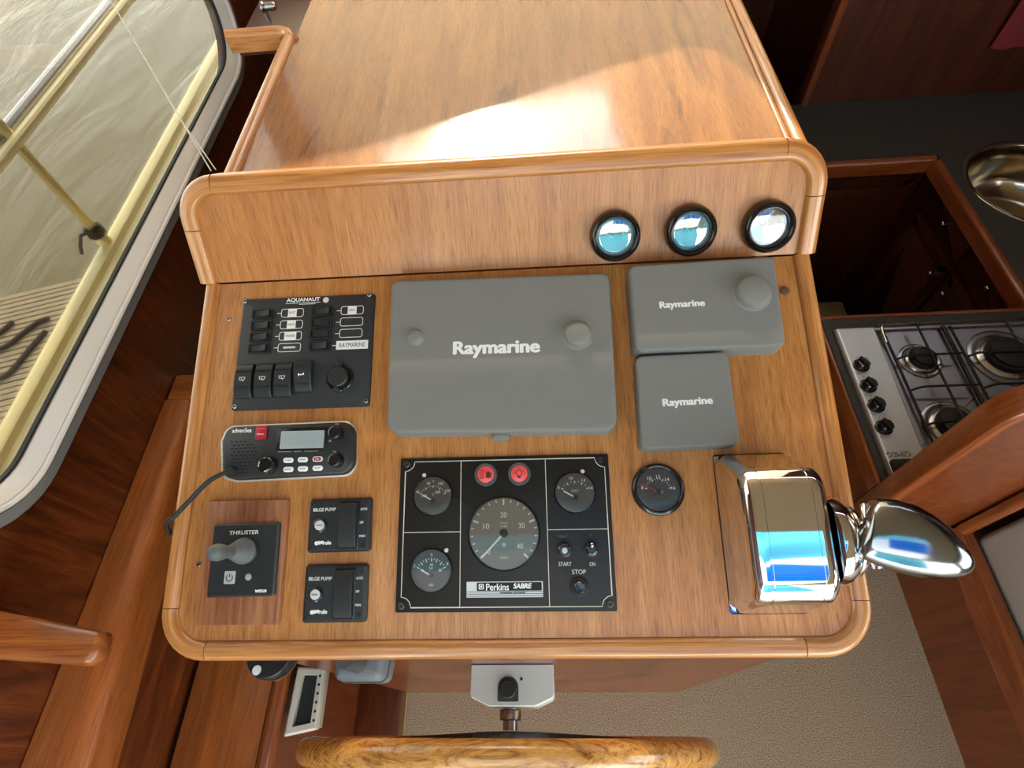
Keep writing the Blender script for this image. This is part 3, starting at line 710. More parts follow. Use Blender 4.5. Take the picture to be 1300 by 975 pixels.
# rev counter
q = L(629, 491); RT = .0445
tg = put('rev_counter', ring([Vector((RT*math.cos(2*PI*k/56), RT*math.sin(2*PI*k/56))) for k in range(56)], [(0, 0), (0, .0020), (RT*.02, .0030), (RT*.045, .0020), (RT*.045, 0)]), BLACKG, t, TR(q.x, q.y, T0), smooth=60)
dial(tg, RT*.955, .0002, DIALG, 225, -45, 4, 5, 226, [('10', 158, .55), ('20', 90, .52), ('30', 22, .56), ('40', -38, .58)], CREAMP, .15, .80, .96, nl=.90, dome=.035, pm=CREAMP)
text('0', CREAMP, tg, -.0185, -.0215, .0010, .003, .006, name='numeral')
text('rev/min', CREAMP, tg, 0, .0125, .0010, .010, .0022, name='dial_lettering'); text('x100', CREAMP, tg, 0, .0085, .0010, .009, .0026, name='dial_lettering')
put('hour_window', rplate(.026, .007, .0004, .0008), plain('hour_grey', srgb(112, 106, 90), .5), tg, TR(0, -.0205, .0008), smooth=0)
text('8', CREAMP, tg, 0, -.0135, .0010, .004, .005, name='dial_lettering'); text('VDO', CREAMP, tg, 0, -.0285, .0010, .010, .0024, name='dial_lettering')
# warning lamps
for i, p in enumerate(((534, 180), (711, 176))):
    q = L(*p); lm = put('warning_lamp', lathe([(.0145, 0), (.0145, .003), (.0135, .0042), (.0110, .0042), (.0108, .0030)], 32, caps=(False, False)), plain('lamp_ring_grey', srgb(72, 74, 76), .5), t, TR(q.x, q.y, T0), smooth=50)
    put('red_lens', lathe([(.0108, 0), (.0106, .0034), (.008, .0042), (.0001, .0045)], 28), REDL, lm, TR(0, 0, .0002))
    b = bmesh.new()
    if i == 0:
        for k in range(4): box(b, -.0075, -.0020, -.0050+.0030*k, -.0042+.0030*k, 0, .0002)
        for o in ([(.0006, -.0045), (.0058, -.0045), (.0058, .0012), (.0006, .0012)], [(.0012, .0012), (.0050, .0012), (.0050, .0034), (.0012, .0034)], [(.0062, -.0040), (.0072, -.0040), (.0072, .0024), (.0062, .0030)]):
            loft(b, [[Vector((x, y, 0)) for x, y in o], [Vector((x, y, .0002)) for x, y in o]])
    else:
        b = ring([Vector((.0040*math.cos(2*PI*k/20), .0006+.0040*math.sin(2*PI*k/20))) for k in range(20)], [(0, 0), (0, .0002), (.0007, .0002), (.0007, 0)])
        box(b, -.0018, .0018, -.0056, -.0048, 0, .0002); box(b, -.0018, .0018, -.0044, -.0036, 0, .0002)
        for a in (30, 90, 150, 0, 180):
            c_, s_ = math.cos(math.radians(a)), math.sin(math.radians(a)); o = [(.0056*c_-.0003*s_, .0006+.0056*s_+.0003*c_), (.0056*c_+.0003*s_, .0006+.0056*s_-.0003*c_), (.0076*c_+.0003*s_, .0006+.0076*s_-.0003*c_), (.0076*c_-.0003*s_, .0006+.0076*s_+.0003*c_)]
            loft(b, [[Vector((x, y, 0)) for x, y in o], [Vector((x, y, .0002)) for x, y in o]])
    put('lamp_symbol', b, plain('symbol_dark', srgb(84, 18, 22), .5), lm, TR(0, 0, .00475), smooth=0)
# start button, ignition toggle, stop button
def hexnut(r, hh, mat): return lathe([(r, 0), (r, hh), (r*.8, hh+.0008)], 6)
q = L(950, 580); n_ = put('start_button', hexnut(.0098, .003, BLACKM), BLACKM, t, TR(q.x, q.y, T0)); put('button_cap', lathe([(.0078, 0), (.0075, .008), (.0062, .0092), (.0001, .0094)], 24), BLACKG, n_, TR(0, 0, .0038)); put('button_dot', lathe([(.0034, 0), (.0034, .0006), (.0001, .0012)], 16), plain('dot_grey', srgb(190, 190, 184), .3), n_, TR(0, 0, .0133))
q = L(1092, 578); n_ = put('ignition_toggle', hexnut(.0098, .003, BLACKM), BLACKM, t, TR(q.x, q.y, T0)); put('toggle_collar', lathe([(.0070, 0), (.0068, .004), (.0045, .0055), (.0001, .0055)], 24), BLACKG, n_, TR(0, 0, .0038)); put('toggle_lever', lathe([(.0016, 0), (.0024, .010), (.0026, .012), (.0018, .0138), (.0001, .0142)], 16), STEEL, n_, TR(0, 0, .008) @ RX(-.5))
q = L(1029, 775); n_ = put('stop_button', lathe([(.0108, 0), (.0108, .003), (.0095, .0042), (.0075, .0042)], 28), BLACKM, t, TR(q.x, q.y, T0)); put('button_cap', lathe([(.0070, 0), (.0068, .006), (.0055, .0072), (.0001, .0066)], 24), BLACKG, n_, TR(0, 0, .0042))
for s, x, y, w_ in (('START', 953, 654, .0155), ('ON', 1098, 654, .0068), ('STOP', 1027, 695, .0165)):
    q = L(x, y); text(s, CREAMP, t, q.x, q.y, T0, w_, .0046 if s != 'STOP' else .0054, bold=.015)
q = L(942, 507); text('HEAT', plain('print_faint', srgb(96, 90, 82), .6), t, q.x, q.y, T0, .012, .0032)
q = L(1090, 502); text('O', plain('print_faint2', srgb(96, 90, 82), .6), t, q.x, q.y, T0, .003, .0028)
for x, y in ((207, 183), (1046, 163), (324, 581)):
    q = L(x, y); put('adjuster_dot', lathe([(.0026, 0), (.0024, .001), (.0001, .0014)], 14), CREAMP, t, TR(q.x, q.y, T0))
# maker's name plate
q = L(633, 788); npl = put('name_plate', rplate(.0915, .0178, .0006, .0006), plain('name_plate_grey', srgb(206, 204, 200), .35, .2), t, TR(q.x, q.y, T0), smooth=0)
put('name_band', rplate(.078, .0095, .0002, .0012), ENGP, npl, TR(.0055, .0032, .0006), smooth=0)
text('Perkins', WHITE, npl, -.0085, .0028, .0008, .0275, .0078, bold=.02, name='maker_name'); text('SABRE', WHITE, npl, .0215, .0038, .0008, .0220, .0060, bold=.05, shear=.15, name='maker_name')
put('maker_emblem', outline_box(0, 0, .0062, .0062, .0008, .0010), WHITE, npl, TR(-.0280, .0034, .0008), smooth=0); put('emblem_dot', lathe([(.0014, 0), (.0014, .0002)], 10), WHITE, npl, TR(-.0280, .0034, .0008), smooth=0)
for k, (a_, b_) in enumerate(((-.0455, .0455), (-.0455, .0455), (-.0455, .0455))):
    put('stripe', bars([(a_, -.0026-.0024*k, b_, -.0026-.0024*k, .0006)]), ENGP, npl, TR(0, 0, .0006), smooth=0)
text('MARINE POWER', ENGP, npl, .0095, -.0037, .0009, .030, .0020, bold=.03, shear=.15, name='small_print')

# ================================================================== VHF RADIO
c5 = crop(220, 520, 5.0)
D = Dev([(288, 541), (453, 536), (449, 606), (282, 608)], .006)
t = thing('vhf_radio', 'black marine radio with grey screen, white buttons and black cable, below switch panel', 'radio', D.M)
L = lambda x, y, h=.016: D.L(c5(x, y), h)
bo1 = [D.L(c5(*p), .002) for p in ((312, 440), (400, 462), (1125, 424), (1166, 350), (1168, 120), (1115, 70), (350, 104), (306, 200))]
bo1 = rpoly(bo1, .020, 5)
put('silver_surround', plate(bo1, [(0, 0), (0, .004), (.001, .005)]), plain('silver_plastic', srgb(186, 180, 170), .35, .4), t, smooth=50)
bo2 = [D.L(c5(*p), .012) for p in ((314, 425), (400, 448), (1105, 410), (1150, 345), (1155, 125), (1105, 78), (350, 110), (312, 200))]
bo2 = rpoly(bo2, .018, 5)
put('body', plate(bo2, [(0, .005), (0, .011), (.0015, .0145), (.004, .016)]), BLACK, t, smooth=50)
q = L(815, 192); sc = put('screen_bezel', rplate(.066, .0300, .0008, .002, .0003), BLACKG, t, TR(q.x, q.y+.001, .016)); put('screen', rplate(.0575, .0228, .0003, .0008), LCD, sc, TR(.001, -.0008, .0008), smooth=0)
put('screen_glass', rplate(.0575, .0228, .0002, .0008), GLASS, sc, TR(.001, -.0008, .0014), smooth=0)
q = L(560, 148); rb = put('distress_button', rplate(.0145, .0175, .0022, .0015, .0006), RED, t, TR(q.x, q.y, .016)); text('DISTRESS', WHITE, rb, 0, -.002, .0022, .0095, .0016, bold=.02); put('button_flap', bars([(-.0055, .0055, .0055, .0055, .0012)]), plain('flap_pink', srgb(206, 96, 104), .4), rb, TR(0, 0, .0022), smooth=0)
q = L(437, 132); text('advanSea', WHITE, t, q.x, q.y, .016, .0265, .0058, bold=.02, name='brand_lettering')
# speaker slots
sl_ = bmesh.new()
for r in range(10):
    y = 205+22*r; xs0 = 372 if r < 7 else 385; n = [4, 5, 6, 6, 6, 6, 5, 5, 4, 3][r]
    for k in range(n):
        q = L(xs0+28*k+(r % 2)*14, y-1.2*k); c_ = Vector((q.x, q.y))
        o = [c_+Vector((-.0018, -.0004)), c_+Vector((.0012, -.0009)), c_+Vector((.0018, .0004)), c_+Vector((-.0012, .0009))]
        loft(sl_, [[Vector((v.x, v.y, 0)) for v in o], [Vector((v.x, v.y, .0003)) for v in o]])
s_ = put('speaker_slots', sl_, plain('slot_dark', srgb(8, 8, 8), .8), t, TR(0, 0, .016), smooth=0); s_['kind'] = 'stuff'
for y in (200, 255, 305, 348):
    q = L(330, y, .012); put('side_rib', rplate(.008, .0022, .002, .0008, .0005), GREYJ, t, TR(q.x+.001, q.y, .0125))
q = L(590, 355, .020); kb = put('channel_knob', lathe([(.0118, 0), (.0115, .0045), (.0100, .0105), (.0085, .0118), (.0001, .0118)], 28), BLACKG, t, TR(q.x+.002, q.y, .016)); 
b = bmesh.new()
for a0 in (150, 270):
    for k in range(6):
        a, a2 = math.radians(a0+8*k), math.radians(a0+8*(k+1)); o = [Vector((r_*math.cos(x_), r_*math.sin(x_), 0)) for r_, x_ in ((.0074, a), (.0086, a), (.0086, a2), (.0074, a2))]
        loft(b, [o, [v+Vector((0, 0, .0002)) for v in o]])
put('knob_print', b, CREAMP, kb, TR(0, 0, .0118), smooth=0)
for y in (148, 322):
    q = L(1030, y, .022); put('small_knob', lathe([(.0092, 0), (.0090, .006), (.0080, .0110), (.0065, .0118), (.0001, .0118)], 24), BLACKG, t, TR(q.x, q.y, .016))
for s, x, y, w_ in (('SQL', 1040, 92, .0050), ('PWR', 996, 200, .0030), ('VOL', 1025, 268, .0055)):
    q = L(x, y); text(s, WHITE, t, q.x, q.y, .016, w_, .0024, bold=.02)
for r, (y, st) in enumerate(((322, ('CHAN', 'MENU', '16')), (380, ('SCAN', 'WATCH', 'WX')))):
    for k, s in enumerate(st):
        q = L((732, 824, 918)[k], y-k*4); bt = put('key', plate(rrect(.0130, .0066, .0030, 5), [(0, 0), (0, .0012), (.0006, .0018)]), WHITE, t, TR(q.x, q.y, .016))
        if s == '16': put('key_badge', plate(rrect(.0098, .0046, .0020, 5), [(0, 0), (0, .0002)]), RED, bt, TR(0, 0, .0018), smooth=0); text(s, WHITE, bt, 0, 0, .0020, .0040, .0026)
        else: text(s, BLACKM, bt, 0, 0, .0018, .0075, .0020)
q = L(790, 266); text('HI/LOW', CREAMP, t, q.x, q.y, .016, .0095, .0018); put('print_line', bars([(-.026, .0012, -.026, 0, .0004), (-.026, 0, -.008, 0, .0004), (.009, 0, .026, 0, .0004), (.026, 0, .026, .0012, .0004)]), CREAMP, t, TR(q.x, q.y, .016), smooth=0)
# cable over the panel edge
Mi = t.matrix_world.inverted()
def pl(p, h): q = uv(p, h); return PF @ Vector((q.x, q.y, h))
cab = [pl((297, 597), .0175), pl((288, 599), .020), pl((265, 611), .017), pl((240, 636), .012), pl((222, 655), .011)]
e_ = PF @ Vector((uL-.006, uv((217, 660)).y-.006, .004)); cab += [e_, e_+Vector((-.002, -.006, -.03)), e_+Vector((.012, .0, -.12))]
put('cable', tube(spline(cab, 6), .0031, 8), BLACKM, t, Mi)
q = L(375, 388); put('cable_gland', lathe([(.0062, 0), (.0058, .004), (.0042, .007), (.0001, .0072)], 18), BLACKM, t, TR(q.x, q.y, .0158))

# ================================================================== THRUSTER CONTROL
c6 = crop(220, 620, 5.0)
D = Dev([(270, 638), (370, 633), (356, 793), (250, 792)])
tag(put('control_plinth', rplate(D.w, D.t, .008, .003, .0012), W_plinth, M=D.M), 'weathered reddish teak mounting block under the thruster joystick panel', 'wooden block')
PH = .008
D = Dev([(271, 666), (355, 663), (347, 757), (261, 759)], PH+.006)
t = thing('thruster_control', 'black square thruster control with stubby grey joystick on teak block', 'joystick', D.M @ TR(0, 0, PH))
put('housing', plate(rrect(D.w, D.t, .003, 4), [(0, .0001), (0, .004), (.0022, .0062), (.004, .0062)]), BLACK, t, smooth=0)
L = lambda x, y, h=PH+.006: D.L(c6(x, y), h)
q = L(440, 397); jb = put('joystick_socket', lathe([(.0165, 0), (.0160, .002), (.0145, .003)], 28), BLACKM, t, TR(q.x+.004, q.y, .0062))
pf = []
for k in range(6):
    r_ = .0145-.0012*k; z_ = .003+.0036*k; pf += [(r_-.0010, z_), (r_+.0012, z_+.0010), (r_+.0010, z_+.0022), (r_-.0016, z_+.0034)]
put('bellows', lathe([(.0150, 0)]+pf+[(.0062, .026), (.0001, .026)], 28), GREYJ, jb, TR(0, 0, .003) @ RY(-.06), smooth=60)
put('joystick_knob', lathe([(.0068, 0), (.0072, .010), (.0088, .018), (.0098, .026), (.0088, .033), (.0055, .0372), (.0001, .0385)], 28), GREYJ, jb, RY(-.06) @ TR(0, 0, .0285), smooth=60)
q = L(450, 280); text('THRUSTER', WHITE, t, q.x, q.y, .0062, .0375, .0048, bold=.02, shear=.1)
q = L(360, 565); pb = put('power_button', rplate(.0138, .0150, .0010, .0014, .0003), plain('button_silver', srgb(176, 176, 172), .4), t, TR(q.x, q.y, .0062))
b = bmesh.new(); st = []
for k in range(9):
    a, a2 = math.radians(130+280*k/9), math.radians(130+280*(k+1)/9); st.append((.0040*math.cos(a), .0040*math.sin(a), .0040*math.cos(a2), .0040*math.sin(a2), .0010))
st.append((0, .001, 0, .0050, .0010)); put('power_symbol', bars(st), BLACKM, pb, TR(0, -.0005, .0010), smooth=0)
q = L(477, 563); put('status_light', lathe([(.0040, 0), (.0038, .0006), (.0001, .0010)], 20), plain('status_grey', srgb(168, 168, 162), .4), t, TR(q.x, q.y, .0062))
q = L(556, 650); text('vetus', WHITE, t, q.x, q.y, .0062, .0150, .0040, bold=.048, name='brand_lettering')

# ================================================================== BILGE PUMP SWITCHES
for i, (cor_, dx, dy, lab) in enumerate((([(395, 634), (473, 631), (470, 700), (389, 702)], 0, 0, 'black bilge pump switch plate directly below the radio'),
                                         ([(389, 717), (468, 715), (465, 790), (383, 791)], -27, 438, 'black bilge pump switch plate next to the front edge moulding'))):
    D = Dev(cor_, .004); t = thing('bilge_pump_switch', lab, 'switch panel', D.M, 'bilge pump switches')
    L = lambda x, y, h=.007: D.L(c6(x+dx, y+dy), h)
    put('plate', plate(rrect(D.w, D.t, .004, 4), [(0, .0001), (0, .0035), (.0022, .0070), (.0045, .0074)]), BLACK, t, smooth=0)
    TT = .0074
    for p in ((895, 97), (1228, 88), (1208, 365), (872, 375)):
        q = L(*p); screw(t, q.x, q.y, TT-.0006, .0028, BLACKM, True)
    q = L(1108, 232, .012); rs = put('rocker_surround', rplate(.0262, .0585, .0012, .002, .0004), BLACKG, t, TR(q.x, q.y, TT))
    put('rocker', paddle(.0225, .0535, .0085, .0), BLACKM, rs, TR(0, 0, .0012))
    q = L(935, 235); br_ = put('button_ring', lathe([(.0088, 0), (.0086, .002), (.0070, .003), (.0062, .0024)], 28, caps=(True, False)), BLACKG, t, TR(q.x, q.y, TT)); put('button_lens', lathe([(.0062, 0), (.0060, .0030), (.0001, .0036)], 24), plain('lens_white', srgb(206, 204, 200), .35), br_, TR(0, 0, .0006)); put('lens_print', bars([(-.0035, 0, .0035, 0, .0012)]), GREYJ, br_, TR(0, 0, .0043), smooth=0)
    for s, x, y, w_, h_ in (('BILGE PUMP', 962, 135, .0288, .0042), ('AUTO', 1211, 131, .0086, .0030), ('OFF', 1194, 216, .0060, .0030), ('MAN', 1200, 302, .0072, .0030)):
        q = L(x, y); text(s, WHITE, t, q.x, q.y, TT, w_, h_, bold=.02)
    q = L(950, 345); text('rule', WHITE, t, q.x+.0055, q.y, TT, .0105, .0050, bold=.05, name='brand_lettering')
    b = bmesh.new()
    for k in range(3): lathe([(.0026-.0003*k, 0), (.0026-.0003*k, .0002)], 12, b, TR(-.0080+.0036*k, -.0005+.0005*k))
    put('brand_emblem', b, WHITE, t, TR(q.x, q.y, TT), smooth=0)

# ================================================================== THROTTLE
t = thing('throttle_control', 'polished chrome single lever throttle on the panel beside the round voltmeter', 'throttle', PF @ TR(.293, -.088, 0))
pts = [(-.0905, -.06), (.0925, -.06), (.090, .022), (.066, .086), (.048, .100), (-.052, .100), (-.070, .086), (-.088, .022)]
prof = rpoly(pts, [.001, .001, .03, .02, .03, .03, .02, .03], 7)
def ringx(ins, x): return [Vector((x, p.x, max(.0014, p.y))) for p in inset(prof, ins)]
X0, X1 = -.043, .043
bm = bmesh.new()
loft(bm, [ringx(.016, X0), ringx(.010, X0+.0004), ringx(.0045, X0+.0025), ringx(.0010, X0+.0075), ringx(0, X0+.012), ringx(0, X0+.0172), ringx(.0010, X0+.0176), ringx(.0010, X0+.0182), ringx(0.0, X0+.0186),
          ringx(0, X1-.0186), ringx(.0010, X1-.0182), ringx(.0010, X1-.0176), ringx(0, X1-.0172), ringx(0, X1-.012), ringx(.0010, X1-.0075), ringx(.0045, X1-.0025), ringx(.010, X1-.0004), ringx(.016, X1)])
put('housing', bm, CHROME, t, smooth=60)
put('base_gasket', rplate(.0872, .1845, .0010, .004), RUBBER, t, TR(0, .001, .0002), smooth=50)
hubM = TR(X1+.0004, -.010, .0655) @ RY(PI/2)
hb = put('lever_hub', lathe([(.047, 0), (.047, .007), (.045, .014), (.039, .020), (.033, .026), (.028, .034), (.0001, .034)], 40), CHROME, t, hubM, smooth=50)
put('hub_band', lathe([(.0375, .0225), (.0385, .024), (.0375, .027), (.0330, .0285)], 40, caps=(False, False)), CHROME, hb, smooth=50)
# lever arm and paddle-shaped grip
arm = []
A0, A1 = Vector((X1+.028, -.010, .066)), Vector((X1+.034, -.010, .105))
for k in range(7):
    f = k/6; c_ = A0.lerp(A1, f); wv = .026-.004*f; wu = .012
    arm.append([c_+Vector((wu*math.cos(2*PI*j/16), wv*math.sin(2*PI*j/16), 0)) for j in range(16)])
bm = bmesh.new(); loft(bm, arm); put('lever_arm', bm, CHROME, t, smooth=50)
G0, G1 = Vector((X1+.022, .004, .108)), Vector((X1+.114, -.036, .114))
ax = (G1-G0).normalized(); sv = Vector((0, 0, 1)).cross(ax).normalized(); su = ax.cross(sv)
gr = []
for f, wv, wh in ((0, .024, .012), (.012, .028, .015), (.06, .0315, .018), (.2, .0345, .021), (.38, .0350, .022), (.55, .0325, .021), (.7, .0275, .019), (.82, .021, .0155), (.91, .0145, .0115), (.97, .008, .007), (1, .0006, .0006)):
    c_ = G0.lerp(G1, f)+sv*(.004*math.sin(PI*f)); gr.append([c_+sv*(wv*math.cos(2*PI*j/28))+su*(wh*math.sin(2*PI*j/28)) for j in range(28)])
bm = bmesh.new(); loft(bm, gr); put('grip', bm, plain('dark_chrome', (.30, .33, .36, 1), .14, 1), t, smooth=60)
put('grip_collar', tube([(X1+.032, .026, .103), (X1+.030, .0, .104), (X1+.033, -.036, .103)], .006, 10), CHROME, t, smooth=60)

# ================================================================== STEERING
xl_, xr_ = onz((396, 945), .66), onz((906, 955), .66)
wcx = (xl_.x+xr_.x)/2; RT_ = (xr_.x-xl_.x)/2; wyy = (xl_.y+xr_.y)/2-.002
tr_ = .0175; RM = RT_-tr_
steer = thing('steering_gear', 'varnished wooden rim helm wheel on bronze shaft and white pump box below the panel', 'steering wheel', TR(wcx, wyy, .66))
class _P: pass
pl0 = Vector((onz((650, 868), .72).x, .045, .60)); SI = steer.matrix_world.inverted()
wp = onz((703, 868), .72).x-onz((597, 868), .72).x
fy = .036-.045
o = rpoly([(-wp/2, fy+.008), (-wp*.28, fy-.004), (wp*.28, fy-.004), (wp/2, fy+.008), (wp/2, .0427), (-wp/2, .0427)], [.008, .008, .008, .008, .001, .001], 5)
pump = put('pump_casing', plate([Vector((p.x, p.y)) for p in o], [(.003, 0), (0, .003), (0, .1185), (.0012, .120)]), OFFW, steer, SI @ Matrix.Translation(pl0), smooth=40)
q = onz((645, 876), .72)-pl0
nt_ = put('plug_well', plate(rpoly([(-.0155, -.016), (.0155, -.016), (.0155, .017), (-.0155, .017)], [.002, .002, .0145, .0145], 6), [(0, 0), (0, .0012)]), plain('well_grey', srgb(60, 58, 54), .5), pump, TR(q.x, q.y+.001, .1202))
put('filler_plug', lathe([(.0128, 0), (.0128, .008), (.0110, .010), (.0001, .010)], 24), BLACKM, pump, TR(q.x, q.y+.001, .1216))
q = onz((662, 862), .72)-pl0; put('bleed_screw', lathe([(.0022, 0), (.0020, .001), (.0001, .001)], 10), BLACKM, pump, TR(q.x, q.y, .1202))
wh = steer
put('wheel_rim', sweep([(RM*math.cos(2*PI*k/72), 0, RM*math.sin(2*PI*k/72)) for k in range(72)], circ(tr_, 14), up=Vector((0, 1, 0)), closed=True), W_wheel, wh, smooth=80)
hx = onz((648, 920), .66).x-wcx
put('hub_plate', lathe([(.056, -.006), (.058, -.004), (.058, .004), (.052, .007), (.0001, .008)], 36), BLACKM, wh, TR(hx, .016, 0) @ RX(-PI/2), smooth=50)
for a in (90, 210, 330):
    c_, s_ = math.cos(math.radians(a)), math.sin(math.radians(a))
    put('spoke', tube([(hx+.045*c_, .014, .045*s_), ((RM-.006)*c_, .004, (RM-.006)*s_)], .009, 10), BLACKM, wh)
yA = wyy+.016+.0085; yB = .045+fy-.0045
put('shaft_nut', lathe([(.0155, 0), (.0165, .002), (.0165, (yB-yA)*.45), (.0145, (yB-yA)*.5)], 12), BRASS, steer, SI @ Matrix.Translation((wcx+hx, yA+(yB-yA)*.45, .66)) @ RX(-PI/2))
put('shaft_rod', lathe([(.0115, 0), (.0115, yB-yA-.0004)], 20), STEEL, steer, SI @ Matrix.Translation((wcx+hx, yA+.0002, .66)) @ RX(-PI/2))

# ================================================================== THINGS UNDER THE PANEL, PORT SIDE
q = onz((343, 846), .855)
t = thing('alarm_buzzer', 'round black alarm buzzer with white dot hanging under the panel edge', 'buzzer', TR(q.x, q.y+.016, .84))
put('body', lathe([(.026, 0), (.0315, .002), (.0325, .006), (.0325, .022), (.030, .026), (.0001, .026)], 32), plain('buzzer_black', srgb(30, 38, 40), .35), t, smooth=50)
put('cream_cap', lathe([(.0180, .0262), (.0180, .036), (.010, .038), (.010, .080)], 28), plain('cap_cream', srgb(196, 184, 160), .5), t, TR(.008, .010, 0), smooth=50)
put('white_dot', lathe([(.0062, 0), (.0060, .001), (.0001, .0012)], 16), WHITE, t, TR(-.012, -.0215, .0255))
put('copper_band', lathe([(.0330, .0035), (.0334, .0045), (.0330, .0055)], 32, caps=(False, False)), BRASS, t)
q = onz((460, 848), .84)
t = thing('grey_canister', 'grey rounded plastic canister tucked under the panel beside the buzzer', 'canister', TR(q.x, q.y+.006, .80))
put('body', plate(rpoly([(-.032, -.022), (.032, -.022), (.036, .014), (-.036, .014)], .010, 5), [(.003, 0), (0, .004), (0, .05), (.004, .058), (.010, .06)]), plain('canister_grey', srgb(116, 122, 126), .45), t, smooth=50)
put('seam_band', ring(rpoly([(-.0335, -.0235), (.0335, -.0235), (.0375, .0155), (-.0375, .0155)], .011, 5), [(0, .030), (0, .034), (.0014, .034), (.0014, .030)]), plain('canister_band', srgb(92, 98, 104), .45), t, smooth=50)
put('neck', lathe([(.012, 0), (.012, .058)], 20), plain('canister_neck', srgb(80, 84, 86), .5), t, TR(0, -.002, .0602))

# ================================================================== PORT LEDGE AND LOCKER
t = thing('side_ledge', 'teak ledge board running under the window along the cabin side', 'ledge', TR(-.71, .2, .70))
TI = t.matrix_world.inverted()
bm = bmesh.new()
def ledge_sec(y, xr):
    return [Vector((XW+.002, y, .70)), Vector((xr-.012, y, .70)), Vector((xr-.003, y, .706)), Vector((xr, y, .715)), Vector((xr, y, .765)), Vector((xr-.003, y, .774)), Vector((xr-.010, y, .779)), Vector((XW+.002, y, .78))]
loft(bm, [ledge_sec(-1.4, -.63), ledge_sec(-.05, -.654), ledge_sec(.31, -.677), ledge_sec(.549, -.695)])
put('ledge_board', bm, W_mid, t, TI, smooth=40)
put('cross_board', bbox(XW+.003, -.505, .5505, .61, .71, .778, .003), W_midx, t, TI)
put('apron', bbox(XW+.002, -.700, -1.4, .549, .0, .699), W_dark, t, TI, smooth=0)
# rounded arm over the ledge
a0, a1, a2, a3 = [onz(p, .955) for p in ((0, 775), (0, 830), (125, 800), (120, 840))]
o = rpoly([(XW+.004, .078), (a3.x, a3.y-.004), (a2.x+.002, a2.y), (XW+.004, .136)], [.0005, .016, .012, .0005], 6)
tag(put('grab_shelf', plate([Vector((p.x, p.y)) for p in o], [(.004, .925), (0, .930), (0, .947), (.003, .953), (.008, .955)]), W_midx, smooth=50), 'round ended teak arm sticking out from the cabin side over the ledge', 'wooden arm')
t = thing('port_locker', 'low teak locker beside the helm pedestal with rounded corner bead', 'locker', TR(-.6, 0, 0))
TI = t.matrix_world.inverted()
put('locker_front', bbox(-.690, -.514, -1.4, .52, .0, .50), W_midz, t, TI, smooth=0)
put('lid_board', bbox(-.690, -.535, -1.4, .52, .5005, .52, .002), W_mid, t, TI)
put('corner_bead', sweep([(-.5225, .52, .512), (-.5225, 0, .512), (-.5225, -1.4, .512)], bull(.024, -.012, .013)), W_uvdk, t, TI, smooth=50)
put('toe_plinth', bbox(-.5135, -.402, -1.4, .52, .0, .06, .003), W_dark, t, TI)
t = thing('white_meter', 'white framed meter box with dark window and row of small holes beside the wheel', 'meter', TR(-.478, .048, .44))
q = [onz(p, .5) for p in ((360, 935), (401, 926), (412, 848), (378, 847))]
o = [Vector((v.x+.478, v.y-.048)) for v in q]; o[0].x = max(o[0].x, -.0335); o[3].x = max(o[3].x, -.0335)
WM = plain('meter_white', srgb(196, 190, 176), .45)
put('case', plate(inset(o, .004), [(0, .02), (0, .045)]), plain('meter_case', srgb(160, 152, 138), .5), t, smooth=0)
put('frame', ring(o, [(0, .0452), (0, .058), (.003, .060), (.012, .060), (.013, .0452)]), WM, t, smooth=30)
put('dark_window', plate(inset(o, .0132), [(0, .0453), (0, .050)]), BLACKM, t, smooth=0)
for k in range(6):
    f = .14+.145*k; p = o[1].lerp(o[2], f); put('side_hole', lathe([(.0026, 0), (.0024, .0004)], 10), BLACKM, t, TR(p.x-.0065, p.y, .0602), smooth=0)
put('mounting_bracket', bbox(-.0345, -.020, -.02, .02, -.06, .0198), WM, t, smooth=0)

# ================================================================== WINDOW CORD
pA, pB = onx((112, -48), XW+.006), Vector((-.452, .66, 1.19))
pB = onz((268, 217), 1.196)
pm_ = pA.lerp(pB, .8)
t = thing('window_cord', 'thin pale cord stretched from the window to the backboard corner', 'cord', Matrix.Translation(pB))
Mi = t.matrix_world.inverted()
put('cord_strand', tube([pA, pA.lerp(pB, .5), pm_, pB], .0009, 6), CORDW, t, Mi)
put('cord_loop', tube([pm_, pm_.lerp(pB, .5)+Vector((.003, .002, .001)), pB+Vector((.007, .001, .001))], .0008, 6), CORDW, t, Mi)

# ================================================================== GALLEY
CT = .50
t = thing('galley_worktop', 'dark L shaped galley worktop with mahogany edge, holding the round sink', 'worktop', TR(1.4, 1.6, .46))
TI = t.matrix_world.inverted()
SX, SY, SR = 1.46, 1.365, .185
o = [Vector(p) for p in ((.45, 1.515), (1.235, 1.515), (1.235, .905), (2.055, .905), (2.055, BKY-.002), (.45, BKY-.002))]
put('slab', fill_hole(o, [[Vector((SX+SR*math.cos(2*PI*k/40), SY+SR*math.sin(2*PI*k/40))) for k in range(40)]], .035), COUNTER, t, TI @ TR(0, 0, CT), smooth=0)
put('front_edge', sweep([(.45, 1.500, CT), (1.222, 1.500, CT)], bull(.026, -.040, .008)), W_uvdk, t, TI, smooth=50)
put('side_edge', sweep([(1.2215, 1.486, CT), (1.2215, .905, CT)], bull(.026, -.040, .008)), W_uvdk, t, TI, smooth=50)
sk = thing('sink', 'round stainless steel sink bowl set in the dark worktop', 'sink', TR(SX, SY, .34))
put('bowl', lathe([(.030, .0), (.110, .004), (.150, .020), (.172, .060), (.178, .110), (.180, .155), (.184, .1615), (.194, .1620), (.195, .1605)], 48, caps=(False, False)), SINKM, sk, smooth=60)
put('drain', lathe([(.0295, .0), (.0295, .003), (.022, .004), (.018, .001), (.0001, .001)], 24), STEEL, sk)
put('drain_grid', bars([(-.018, 0, .018, 0, .003), (0, -.018, 0, .018, .003)], .002), STEELB, sk, TR(0, 0, .0045), smooth=0)
